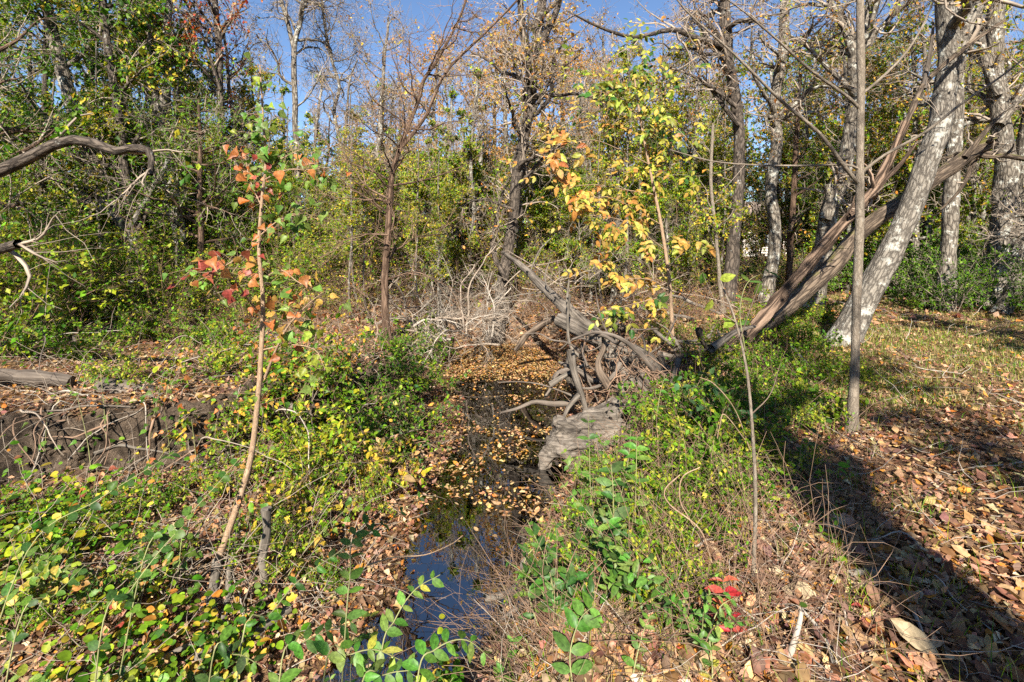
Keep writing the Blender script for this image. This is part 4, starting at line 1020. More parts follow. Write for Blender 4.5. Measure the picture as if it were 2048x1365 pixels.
def stemtube(t, base, pts, r0, r1, mat, name="stem", sides=7, n=20, relief=0.0):
    q = spline(pts, n)
    V, Q, bc = tubes(q[None], np.linspace(r0, r1, n)[None], sides, relief)
    stemtube.last = link(name, Geo().add(V, Q, bco=bc).mesh(name, M[mat], base), t)
    return q

GC1, GC2, GC3, GC4 = (.045, .11, .022), (.085, .18, .025), (.15, .26, .045), (.26, .32, .04)
OC1, OC2, RC1, YC1 = (.46, .15, .045), (.44, .24, .06), (.34, .07, .045), (.46, .37, .06)

# the tall heart-leaved sapling on the left
d0 = 3.6
bp_ = G(432, 1135); 
main = [bp_, P(470, 1025, 3.6), P(500, 925, 3.6), P(514, 820, 3.6), P(523, 700, 3.6), P(526, 600, 3.6), P(518, 500, 3.6), P(524, 400, 3.6), P(531, 330, 3.6), P(526, 230, 3.6), P(520, 130, 3.6)]
t = thing("heart_leaf_sapling", tuple(bp_), "tall slim sapling with heart shaped green and orange leaves on the left bank", "sapling")
qm = stemtube(t, bp_, main, .025, .005, 'stem_tan', "stem", 9, 50)
brs = []; bro = []
for lst, r in (([(530, 755), (552, 700), (575, 655), (610, 615), (645, 585)], .012), ([(527, 640), (490, 590), (460, 545), (440, 520)], .007), ([(520, 480), (470, 520), (420, 545), (365, 540)], .006), ([(522, 470), (560, 440), (600, 430), (640, 440)], .006),
               ([(530, 350), (560, 320), (600, 300), (625, 290)], .006), ([(529, 360), (575, 340), (620, 340), (660, 335)], .006), ([(524, 560), (560, 540), (590, 560), (620, 580)], .006), ([(526, 420), (500, 360), (490, 310)], .005), ([(527, 700), (580, 690), (630, 700), (650, 740)], .006), ([(524, 640), (560, 620), (600, 640)], .005)):
    brs.append(stemtube(t, bp_, PP(lst, (3.6, 3.6 + rng.uniform(-.5, .4))), r, .002, 'stem_tan', "branch", 5, 12)); bro.append(stemtube.last)
PET = []
def dress(q, n, t0, shape, cols, size, t, base, droop=.6, off=.05):
    for _ in range(int(n * 1.25)):
        i = int(rng.uniform(t0, 1) * (len(q) - 1)); p = q[i] + rng.normal(0, .5, 3) * off
        PET.append([q[i], (q[i] + p) / 2 + np.array([0, 0, .01]), p])
        d = nrm(rng.normal(0, .8, 3) + np.array([0, 0, -droop])); u = nrm(rng.normal(0, .35, 3) + np.array([0, -.75, .55]))
        put_leaf(t, base, leafmesh(shape, cols[int(rng.integers(len(cols)))]), p, d, u, size * rng.uniform(.55, 1.1))
dress(qm[40:], 48, 0, 'heart', [GC3, GC3, GC4, GC2], .085, t, bp_, off=.14)
dress(qm[34:42], 26, 0, 'heart', [GC3, RC1, OC1, GC2, GC3], .07, t, bp_, off=.16)
dress(qm[22:34], 16, 0, 'heart', [GC2, OC1, GC3], .06, t, bp_, off=.2)
for i, cols in ((0, [OC1, OC2, GC3]), (1, [OC1, OC2, RC1]), (2, [GC2, GC3, RC1]), (3, [GC3, GC3, GC2]), (4, [GC3, GC2]), (5, [GC3, OC1, GC2]), (6, [OC1, GC3, OC2]), (7, [GC3, OC1]), (8, [GC3, GC4, GC4]), (9, [OC1, OC2, GC4])):
    dress(brs[i], 22, .35, 'heart', cols, .085, bro[i], bp_, off=.16)
dress(qm[4:18], 22, 0, 'heart', [OC1, GC2, OC2, GC3], .06, t, bp_, off=.3)

V, Q, bc = tubes(np.array(PET), np.full((len(PET), 3), .0013), 3)
link("leaf_stalks", Geo().add(V, Q, bco=bc).mesh("leaf_stalks", M['stem_tan'], bp_), t, kind="stuff")

# seedlings and sprays on the left slope with heart leaves
for px, py, h, n, cols, lab in (
        (182, 935, .72, 14, [GC2, GC3], "upright pale green seedling beside the broken logs"), (212, 900, .62, 12, [GC3, GC2], "second pale seedling just right of the tallest one by the logs"),
        (178, 1060, .5, 9, [OC1, RC1, GC2], "thin seedling with red and orange leaves on the dark dirt bank"), (300, 900, .6, 16, [GC2, GC2, GC1], "leafy seedling bending right below the broken log"),
        (395, 960, .55, 20, [OC1, OC2, OC1], "orange leaved seedling left of the tall sapling"), (340, 930, .5, 16, [OC1, GC2, OC2], "seedling with mixed orange and green leaves on the left slope"), (440, 900, .5, 18, [GC2, GC3, OC1], "green seedling close to the tall sapling"),
        (640, 800, .6, 22, [GC3, GC3, GC4], "drooping bright green seedling right of the tall sapling"), (900, 790, .45, 18, [GC2, GC3], "pale green seedling leaning over the left edge of the water"), (690, 720, .5, 16, [OC1, OC2, GC4], "orange leaved seedling by the bank bushes"),
        (720, 690, .45, 12, [GC3, RC1], "green and red seedling behind the bank bushes"), (110, 1180, .4, 14, [GC2, GC4, YC1], "yellow green seedling low on the left slope"), (60, 1010, .3, 8, [GC3], "tiny bright seedling under the dirt bank"),
        (250, 1290, .4, 10, [OC1, RC1, YC1], "red tinged seedling at the bottom left"), (350, 1220, .38, 14, [GC2, GC3], "lime green seedling beside the exposed roots"), (560, 1180, .35, 14, [YC1, GC4, OC2], "yellowing seedling next to the creek edge"), (620, 1100, .35, 18, [GC3, GC4, GC2], "small lime seedling cluster beside the yellowing one"), (460, 1080, .4, 12, [GC4, YC1, OC2], "golden seedling behind the sapling's foot")):
    b = G(px, py)
    t = thing("seedling", tuple(b), lab, "seedling", "heart leaved seedlings of the left bank")
    lean = rng.normal(0, .16, 2)
    q = stemtube(t, b, [b + np.array([0, 0, -.02]), b + np.array([lean[0] * .3, lean[1] * .3, h * .4]), b + np.array([lean[0], lean[1], h])], .005, .002, 'stem_green', "stem", 5, 12)
    for _ in range(n):
        i = rng.integers(3, 12); a = rng.uniform(0, 6.28); o = rng.uniform(.03, .16)
        d = nrm(np.array([math.cos(a), math.sin(a), -.35]) + rng.normal(0, .2, 3)); u = nrm(np.array([0, -.5, .8]) + rng.normal(0, .3, 3))
        put_leaf(t, b, leafmesh('heart', cols[int(rng.integers(len(cols)))]), q[i] + np.array([math.cos(a), math.sin(a), .1]) * o * .8, d, u, rng.uniform(.045, .075))

# long arching shoots with paired leaves in the foreground
def shoot(label, lst, depth, n, shape, cols, size, r=.004, mat='stem_green', name="arching_shoot", ground_first=True):
    pts = PP(lst, depth)
    if ground_first:
        pts[0][2] = max(min(pts[0][2], hz(pts[0][0], pts[0][1]) + .02), hz(pts[0][0], pts[0][1]) - .05)
    b = pts[0]
    t = thing(name, tuple(b), label, "shoot")
    q = stemtube(t, b, pts, r, r * .35, mat, "stem", 5, 26)
    T = nrm(np.gradient(q, axis=0))
    for j in range(n):
        i = int(3 + 22 * (j + .5) / n); side = nrm(np.cross(T[i], np.array([0, -.5, .85])))
        for s in (-1, 1):
            d = nrm(side * s + T[i] * .5 + rng.normal(0, .18, 3)); u = nrm(np.array([0, -.45, .85]) + rng.normal(0, .25, 3))
            put_leaf(t, b, leafmesh(shape, cols[int(rng.integers(len(cols)))]), q[i], d, u, size * rng.uniform(.75, 1.15) * (1.1 - .4 * i / 26))
    return t
G1, G2_, G3 = [GC1, GC1, GC2], [GC2, GC3, GC2], [GC2, GC3, YC1, GC3]
shoot("long shoot with round dark leaves rising from the left edge", [(-60, 1185), (60, 1095), (193, 1002), (300, 935), (350, 905)], (2.5, 3.0), 11, 'round', G1, .062)
shoot("long shoot with bluish round leaves crossing before the sapling's foot", [(215, 1200), (290, 1110), (344, 1063), (420, 985), (490, 905)], (2.5, 3.0), 10, 'round', G1, .062)
shoot("straight green shoot rising from the bottom left corner", [(150, 1400), (200, 1280), (262, 1180), (330, 1090), (380, 1040)], (2.0, 2.5), 9, 'round', [GC1, GC2], .06)
shoot("dark leaved shoot at the lower left edge", [(-30, 1330), (40, 1240), (110, 1190), (170, 1130)], (2.2, 2.6), 7, 'round', [GC1, GC2, YC1], .06)
shoot("shoot with dark paired leaves pointing up at the bottom beside the roots", [(440, 1400), (480, 1300), (540, 1230), (600, 1160), (700, 1090), (780, 1040), (858, 982)], (1.9, 2.7), 13, 'oval', [GC1, GC2, GC2], .055)
shoot("arching spray with shiny green leaves left of the water", [(655, 1400), (690, 1270), (700, 1150), (705, 1080), (745, 1035)], (1.85, 2.2), 8, 'oval', G2_, .07)
shoot("spray of bright leaves over the lower creek", [(735, 1420), (760, 1330), (790, 1240), (830, 1180), (880, 1150)], (1.8, 2.1), 8, 'oval', G3, .07)
shoot("low spray of glossy leaves at the bottom middle", [(820, 1430), (835, 1360), (870, 1300), (930, 1280), (985, 1320)], (1.75, 1.9), 8, 'oval', G2_, .068)
shoot("glossy leaf cluster at the bottom between creek and roots", [(540, 1430), (560, 1350), (600, 1290), (660, 1260), (720, 1240)], (1.85, 2.1), 9, 'oval', G2_, .075)
shoot("short spray of yellow and green leaves by the water", [(620, 1400), (650, 1340), (700, 1310), (750, 1300), (800, 1320)], (1.8, 1.9), 7, 'oval', G3, .068)
shoot("leaning spray at the very bottom left of centre", [(700, 1450), (720, 1390), (770, 1350), (830, 1340)], (1.7, 1.8), 7, 'oval', G2_, .07)
shoot("spray of dark leaves at the bottom under the curved root", [(380, 1430), (420, 1350), (470, 1310), (520, 1330)], (1.9, 2.0), 6, 'oval', [GC1, GC2], .07)
shoot("thin shoot leaning over the blue reflection", [(1090, 1290), (1060, 1200), (1050, 1120), (1100, 1080), (1180, 1060)], (2.3, 2.6), 7, 'long', [GC1, GC1, GC2], .07)
shoot("upright leafy stem with large pointed dark leaves on the right bank", [(1228, 1230), (1232, 1150), (1228, 1060), (1226, 980), (1222, 930)], (2.35, 2.4), 7, 'oval', [GC1, GC1, GC2], .1, .005)
shoot("upright stem with bright pointed leaves beside the dark leaved one", [(1272, 1190), (1270, 1080), (1271, 1000), (1273, 910), (1272, 870)], (2.55, 2.6), 8, 'oval', G2_, .085, .004)
shoot("short leafy stem in front of the pale stump", [(1185, 1090), (1182, 1010), (1180, 950), (1178, 880), (1176, 830)], (3.3, 3.4), 6, 'oval', [GC1, GC2, GC3], .09, .004)
shoot("leafy stem leaning right beside the pale stump", [(1215, 1080), (1240, 1000), (1255, 930), (1262, 860)], (3.0, 3.2), 6, 'oval', G2_, .085, .004)
shoot("slender stem with small leaves rising before the fallen roots", [(1300, 960), (1310, 880), (1318, 800), (1330, 750)], (3.9, 4.1), 6, 'oval', G2_, .075, .004)
shoot("leafy stem near the bottom right of the creek", [(1150, 1400), (1140, 1310), (1160, 1240), (1190, 1210)], (1.85, 2.0), 5, 'oval', G2_, .085)
shoot("bushy sprig of small bright leaves at the bottom beside the red leaves", [(1420, 1420), (1425, 1340), (1420, 1270), (1440, 1215), (1470, 1195)], (1.85, 2.1), 7, 'oval', G3, .055)
shoot("sprig of light green leaves left of the red leaves", [(1340, 1330), (1330, 1250), (1320, 1180), (1310, 1130)], (2.1, 2.3), 7, 'oval', G2_, .05)
shoot("thin sprig with narrow leaves at the bottom right of centre", [(1255, 1420), (1270, 1330), (1285, 1270), (1300, 1230)], (1.85, 2.0), 6, 'oval', G2_, .05)
shoot("red leaved sumac sprig among the fallen leaves", [(1465, 1300), (1460, 1240), (1450, 1190), (1445, 1150)], (2.05, 2.15), 5, 'long', [RC1, (.42, .1, .05), (.3, .03, .03)], .085, .003, 'twig_brown', "sumac_sprig")
shoot("small dark sprig on the right bank above the leaf litter", [(1600, 960), (1605, 920), (1618, 885), (1640, 860)], (3.6, 3.7), 4, 'oval', [GC1, GC2], .09)
shoot("drooping sprig with narrow green leaves at the fork of the bent stem", [(1490, 700), (1480, 620), (1500, 560), (1560, 540)], (3.2, 3.4), 4, 'long', [GC3, GC2], .1, ground_first=False)

# thin bent stem with few leaves on the right
bs = G(1506, 1165)
t = thing("bent_stem", tuple(bs), "thin bare bent stem with a few yellow green leaves on the right bank", "sapling")
q = stemtube(t, bs, [bs, P(1511, 1010, bs[1]), P(1506, 880, bs[1]), P(1494, 745, bs[1]), P(1470, 640, bs[1] + .05), P(1440, 560, bs[1] + .1)], .011, .004, 'bark_young', "stem", 7, 30)
for px, py in ((1440, 560), (1492, 710), (1404, 545), (1470, 640), (1520, 565), (1425, 600)):
    put_leaf(t, bs, leafmesh('oval', [GC4, GC3, (.3, .36, .05)][int(rng.integers(3))]), P(px, py, bs[1]), nrm(rng.normal(0, .6, 3) + np.array([0, 0, -.5])), np.array([.1, -.9, .3]), .075)
for lst in ([(1472, 645), (1440, 620), (1404, 545)], [(1480, 680), (1500, 620), (1520, 565)], [(1502, 830), (1540, 790), (1560, 730)]):
    stemtube(t, bs, PP(lst, bs[1]), .004, .0015, 'wood_red', "branch", 4, 8)

# yellow hickory sapling with big compound leaves
bh = G(1346, 612)
dh = 7.6
t = thing("yellow_hickory", (P(1346, 700, dh)[0], dh, hz(P(1346, 700, dh)[0], dh)), "thin young hickory with big golden yellow leaves beside the creek", "sapling")
hb = np.array(t.location)
q = stemtube(t, hb, [hb, P(1340, 575, dh), P(1324, 460, dh), P(1306, 370, dh), P(1290, 290, dh), P(1278, 220, dh), P(1268, 150, dh)], .032, .012, 'stem_tan', "stem", 8, 30)
def compound(t, base, p, d, cols, ln):
    d = nrm(d); pts = [p, p + d * ln * .5 + np.array([0, 0, -.02]), p + d * ln + np.array([0, 0, -.09])]
    qq = stemtube(t, base, pts, .003, .0015, 'stem_tan', "branch", 3, 6)
    br_ = stemtube.last; u0 = nrm(np.array([0, -.6, .7]) + rng.normal(0, .25, 3)); side = nrm(np.cross(d, u0))
    for i, s in ((2, -1), (2, 1), (4, -1), (4, 1), (5, 0)):
        dd = nrm(d * (.6 if s else 1) + side * s * .8 + np.array([0, 0, -.25]) + rng.normal(0, .12, 3))
        put_leaf(br_, base, leafmesh('oval', cols[int(rng.integers(len(cols)))]), qq[i], dd, u0, ln * rng.uniform(.42, .6))
HY1 = [(.44, .34, .06), (.42, .26, .05), (.36, .19, .05), (.38, .34, .07)]; HO = [(.42, .22, .05), (.36, .16, .045), (.44, .3, .07), (.42, .32, .06)]; HG = [(.16, .2, .03), (.28, .28, .04), GC1, YC1]
for lst, cols, n in (([(1322, 450), (1270, 420), (1220, 395), (1160, 400)], HY1, 8), ([(1310, 390), (1250, 380), (1190, 370), (1130, 375)], HO, 7), ([(1300, 330), (1240, 300), (1180, 280), (1110, 300)], HO + HY1, 7), ([(1280, 230), (1250, 200), (1220, 190), (1180, 160)], HG, 7), ([(1330, 500), (1290, 470), (1240, 440), (1170, 430)], HY1, 6),
                     ([(1342, 580), (1300, 560), (1250, 560), (1200, 580)], HY1, 7), ([(1340, 590), (1300, 600), (1260, 610), (1215, 620)], HG, 7), ([(1290, 280), (1340, 240), (1360, 250)], HG, 5), ([(1335, 540), (1370, 500), (1390, 480)], HY1, 3)):
    qb = stemtube(t, hb, PP(lst, (dh, dh - .8)), .01, .003, 'stem_tan', "branch", 4, 12)
    for _ in range(n):
        i = rng.integers(3, 12)
        compound(t, hb, qb[i], nrm(rng.normal(0, .6, 3) + np.array([-.4, -.4, 0])), cols, rng.uniform(.2, .31))

gh = Geo()
for lst, cols, n in (([(1300, 330), (1240, 300), (1180, 280), (1110, 300)], HO, 12), ([(1322, 450), (1270, 420), (1220, 395), (1160, 400)], HY1, 16), ([(1280, 230), (1250, 200), (1220, 190), (1180, 150)], HG, 20), ([(1280, 240), (1330, 200), (1350, 170)], HG, 16), ([(1290, 290), (1320, 300), (1360, 320)], HG + HY1, 14), ([(1270, 160), (1290, 120), (1320, 90)], HG, 12), ([(1340, 590), (1300, 590), (1220, 590)], HY1, 12), ([(1330, 500), (1260, 450), (1190, 450)], HO, 10)):
    qb = spline(PP(lst, (dh + .2, dh - .4)), 14)
    for _ in range(int(n * 1.9)):
        p_ = qb[rng.integers(2, 14)] + rng.normal(0, .27, 3); d_ = nrm(rng.normal(0, .7, 3) + np.array([-.3, -.3, -.1])); u0 = nrm(np.array([0, -.6, .7]) + rng.normal(0, .3, 3)); sd_ = nrm(np.cross(d_, u0))
        for a_, s_ in ((.1, -1), (.1, 1), (.2, -1), (.2, 1), (.26, 0)):
            dd = nrm(d_ * (.6 if s_ else 1) + sd_ * s_ * .8 + np.array([0, 0, -.25]))
            V, Q, kk = leaves((p_ + d_ * a_)[None], dd[None], u0[None], rng.uniform(.07, .12), T_OVAL); gh.add(V, Q, pal(1, cols, None, .15)[0])
link("foliage", gh.mesh("foliage", M['leaf'], hb), t, kind="stuff")

# leafy clumps right in front of the viewer
def clump(label, px, d, nst, h, cols, size, spread, shape='oval', pairs=8, name="privet_clump", lean=(0, 0)):
    x_ = (px - CX) / F * d; b = np.array([x_, d, hz(x_, d)])
    t = thing(name, tuple(b), label, "shrub")
    for j in range(nst):
        a = rng.uniform(0, 6.28); o = rng.uniform(.3, 1) * spread; s0 = b + np.array([rng.normal(0, .05), rng.normal(0, .05), -.03])
        hh_ = h * rng.uniform(.55, 1.1)
        q = stemtube(t, b, [s0, s0 + np.array([math.cos(a) * o * .3 + lean[0] * .3, math.sin(a) * o * .3 + lean[1] * .3, hh_ * .6]), s0 + np.array([math.cos(a) * o + lean[0], math.sin(a) * o + lean[1], hh_])], .0035, .0012, 'stem_green' if j % 2 else 'twig_brown', "stem", 5, 20)
        T = nrm(np.gradient(q, axis=0))
        for jj in range(pairs):
            i = int(5 + 14.5 * (jj + .5) / pairs); side = nrm(np.cross(T[i], rng.normal(0, .4, 3) + np.array([0, -.5, .8])))
            for sg in (-1, 1):
                if rng.uniform() < .12: continue
                dd = nrm(side * sg + T[i] * .5 + rng.normal(0, .2, 3)); u = nrm(np.array([0, -.45, .85]) + rng.normal(0, .3, 3))
                put_leaf(t, b, leafmesh(shape, cols[int(rng.integers(len(cols)))]), q[i], dd, u, size * rng.uniform(.4, 1.05))
GG = [GC1, GC2, GC2, GC3, GC3]
clump("leafy privet clump in front of the lower creek", 740, 1.95, 16, .62, GG + [YC1], .062, .38, lean=(-.05, .1))
clump("leafy privet clump at the bottom between roots and creek", 610, 2.05, 15, .5, GG, .06, .36, lean=(.05, .05))
clump("small leaved clump at the bottom right of the creek", 930, 1.85, 11, .48, GG + [YC1], .055, .32)
clump("privet clump rising left of the water beside the arching sprays", 690, 2.5, 13, .6, GG, .058, .35)
clump("dark leaved clump on the right bank before the reflection", 1110, 2.3, 11, .5, [GC1, GC1, GC2], .065, .35)
clump("bright clump on the right bank under the upright stems", 1250, 2.3, 12, .5, GG, .06, .35)
clump("green and lime clump beside the pale stump", 1215, 3.6, 15, .6, [GC2, GC3, GC4], .07, .4)
clump("small clump at the bottom left of the red leaves", 1380, 2.1, 10, .36, GG, .045, .3)
clump("leafy clump on the lower left slope below the orange seedling", 330, 2.6, 15, .42, [GC2, GC3, GC4, YC1], .055, .42, 'round')
clump("green clump at the bottom left corner", 120, 2.35, 16, .42, [GC1, GC2, GC3, GC4], .058, .45, 'round')
clump("yellow and green clump at the left edge of the slope", 30, 2.9, 15, .45, [GC2, GC3, YC1, GC4], .06, .45, 'round')
clump("glossy clump over the brown water at the bottom left of the creek", 560, 2.35, 14, .5, GG, .056, .4)
clump("bright clump hanging over the creek's lower left edge", 720, 2.15, 14, .5, GG + [GC4], .055, .4)
clump("low clump at the bottom edge beside the gnarled roots", 470, 2.0, 12, .4, [GC1, GC2, GC3], .055, .38)
clump("dark green clump on the slope under the long shoots", 230, 3.1, 15, .4, [GC1, GC2, GC2, OC2], .055, .45, 'round')

# ------------------------------------------------------------------ logs, roots, dead branches
def log(name, label, pts, r0, r1, mat, category="log", sides=12, relief=.18, group=None, stubs=(), n=28, cap=True):
    q = spline(pts, n); b = q[0].copy()
    L_ = np.linspace(0, np.linalg.norm(q[-1] - q[0]), n); sd = rng.uniform(0, 99, 3)
    q = q + (1.6 if max(r0, r1) < .05 else .6) * max(r0, r1) * np.stack([n2(L_, L_ * 0, 5.0, v) for v in sd], -1) * (relief > 0)
    V, Q, bc = tubes(q[None], (np.linspace(r0, r1, n) * (1 + .5 * n2(L_, L_ * 0, 7.0, sd[0] + 5)))[None], sides, relief)
    gq = Geo().add(V, Q, bco=bc)
    if cap:
        for e in (0, n - 1):
            ring = V.reshape(n, sides, 3)[e]; cpt = ring.mean(0)
            gq.add(np.vstack([ring, cpt]), [np.array([(i, (i + 1) % sides, sides) for i in range(sides)])], bco=np.vstack([ring, cpt]))
    if not stubs:
        return link(name, gq.mesh(name, M[mat], b), None, tuple(b), label=label, category=category, group=group)
    t = thing(name, tuple(b), label, category, group)
    link("trunk", gq.mesh("trunk", M[mat], b), t)
    for lp, a, c in stubs:
        stemtube(t, b, lp, a, c, mat, "branch", 6, 14, relief * .7)
    return t

log("fallen_log", "smooth brown fallen log lying at the left edge", PP([(-120, 752), (-20, 752), (60, 752), (138, 766)], (5.6, 5.7)), .095, .07, 'wood_dark')
log("broken_log", "grey splintered log on top of the dirt bank", PP([(70, 842), (150, 822), (230, 806), (330, 800)], (5.3, 5.4)), .05, .07, 'wood_grey', relief=.3)
log("charred_log", "dark rotten log under the bank behind the sapling", PP([(200, 775), (290, 790), (360, 815), (420, 835)], (5.5, 5.6)), .11, .08, 'wood_dark', relief=.35)
log("grey_log", "pale grey log lying behind the tall sapling", PP([(400, 812), (470, 806), (540, 806), (590, 815)], (5.6, 5.8)), .06, .05, 'wood_grey', relief=.25)
log("rotten_log", "dark broken log in the thicket behind the left bank", PP([(180, 668), (240, 655), (320, 652), (440, 660)], (9.0, 9.4)), .07, .06, 'bark_dark', relief=.25)
log("short_stump", "short charred stump among the leaves of the left bank", PP([(150, 722), (150, 700), (153, 672)], 7.2), .06, .045, 'wood_dark', category="stump", relief=.3)
a_, b_ = G(530, 1175), G(532, 1175)
log("cut_stake", "old grey cut post leaning in the left creek bank", [a_, a_ + np.array([-.01, .0, .25]), P(527, 1020, a_[1])], .03, .033, 'wood_grey', category="stake", relief=.12)
for label, lst, r0, r1, mat in (
        ("exposed gnarled root running from the sapling's foot down to the creek", [(430, 1135), (425, 1190), (412, 1250), (405, 1310), (392, 1380)], .035, .025, 'wood_grey'),
        ("smoother grey root beside the gnarled one", [(478, 1050), (462, 1130), (455, 1210), (430, 1290), (405, 1370)], .022, .02, 'wood_grey'),
        ("thick curved root dipping into the brown water", [(570, 1235), (520, 1265), (470, 1295), (440, 1330), (432, 1400)], .03, .04, 'wood_grey'),
        ("pale dead branch lying diagonally on the left slope", [(145, 1165), (150, 1140), (185, 1085), (225, 1050), (255, 1030)], .024, .012, 'wood_grey'),
        ("pale dead branch at the bottom left corner", [(-30, 1390), (15, 1330), (45, 1290), (65, 1270)], .022, .014, 'wood_grey'),
        ("dark branch lying below the seedlings", [(240, 1400), (262, 1310), (285, 1260)], .018, .014, 'wood_dark'),
        ("long pale root showing under the dirt bank", [(190, 915), (250, 928), (310, 935), (390, 930)], .02, .01, 'wood_grey'),
        ("crooked root crossing the leaves under the dirt bank", [(225, 990), (255, 960), (270, 935), (300, 930)], .016, .01, 'wood_grey'),
        ("short curved grey branch near the bottom by the bushes", [(320, 1330), (360, 1310), (400, 1290), (430, 1275)], .02, .016, 'wood_grey')):
    pts = [G(px, py) + np.array([0, 0, r0 * .6]) for px, py in lst]
    log("exposed_root" if "root" in label else "dead_branch", label, pts, r0, r1, mat, category="root" if "root" in label else "branch", sides=8, relief=.25)

for j in range(9):
    p0 = G(rng.uniform(0, 360), rng.uniform(825, 870)); p0[2] += .02
    q = grow(p0[None], np.array([[rng.normal(0, .6), -.7, .1]]), np.array([rng.uniform(.3, .75)]), 8, .35, -.3)[0]
    q[:, 2] = np.maximum(q[:, 2], height(q[:, 0], q[:, 1]) + .01)
    log("hanging_root", "thin brown root hanging over the eroded dirt bank", list(q), rng.uniform(.005, .012), .003, 'twig_brown', category="root", sides=5, relief=.2, group="thin roots hanging over the dirt bank", n=16, cap=False)

# the uprooted tree: trunk lying away up the far bank, roots toward the viewer
fb = P(1262, 775, 6.7)
t = thing("uprooted_tree", tuple(fb), "dark uprooted dead tree lying over the right creek bank with its roots showing", "fallen tree")
stemtube(t, fb, [P(1290, 800, 6.6), P(1252, 740, 6.9), P(1205, 685, 7.4), P(1150, 633, 8.2), P(1097, 585, 9.2), P(1046, 535, 10.2), P(1005, 505, 11)], .2, .04, 'wood_old', "trunk", 20, 60, .3)
stemtube(t, fb, [P(1120, 640, 7.9), P(1200, 680, 7.3), P(1265, 705, 7.0), P(1330, 745, 6.8), P(1390, 790, 6.6)], .13, .12, 'wood_old', "trunk", 18, 40, .3)
for lst, d, r, mat in (([(1218, 775), (1200, 745), (1197, 722), (1208, 695), (1205, 664)], 6.3, .06, 'wood_red'), ([(1100, 770), (1130, 752), (1168, 730)], 6.9, .055, 'wood_grey'), ([(1168, 735), (1160, 715), (1140, 690), (1135, 640), (1140, 590)], 7.2, .035, 'wood_grey'),
                       ([(1240, 770), (1260, 820), (1240, 870), (1245, 900)], 6.2, .09, 'wood_grey'), ([(1270, 760), (1310, 800), (1340, 830), (1355, 870)], 6.2, .07, 'wood_grey'), ([(1255, 760), (1225, 800), (1190, 820), (1160, 840)], 6.4, .05, 'wood_grey'), ([(1280, 740), (1300, 780), (1290, 830)], 6.4, .06, 'wood_dark'),
                       ([(1150, 645), (1135, 610), (1138, 560)], 8, .03, 'wood_grey'), ([(1110, 600), (1090, 560), (1100, 520)], 9, .02, 'wood_grey'), ([(1200, 690), (1240, 640), (1250, 610)], 7.4, .025, 'wood_dark'), ([(1060, 545), (1080, 500), (1110, 470)], 10, .018, 'wood_grey'), ([(1090, 585), (1040, 590), (1000, 600)], 9.2, .016, 'wood_grey'),
                       ([(1270, 790), (1330, 780), (1390, 770), (1450, 760)], 6.2, .014, 'wood_grey'), ([(1240, 790), (1220, 840), (1200, 860)], 6.1, .02, 'wood_grey')):
    stemtube(t, fb, PP(lst, d), r, r * .45, mat, "root" if lst[0][1] > 730 else "branch", 8, 18, .3)
for j in range(64):
    c = P(rng.uniform(1140, 1440), rng.uniform(655, 835), rng.uniform(6.2, 7.8)); dd = nrm(rng.normal(0, 1, 3) + np.array([0, -.2, -.1]))
    q_ = grow(c[None], dd[None], np.array([rng.uniform(.5, 1.4)]), 5, .3, -.08)[0]; r_ = rng.lognormal(math.log(.028), .5)
    stemtube(t, fb, list(q_), r_, r_ * .3, ['wood_dark', 'wood_dark', 'wood_old'][j % 3], "root", 7, 14, .3)
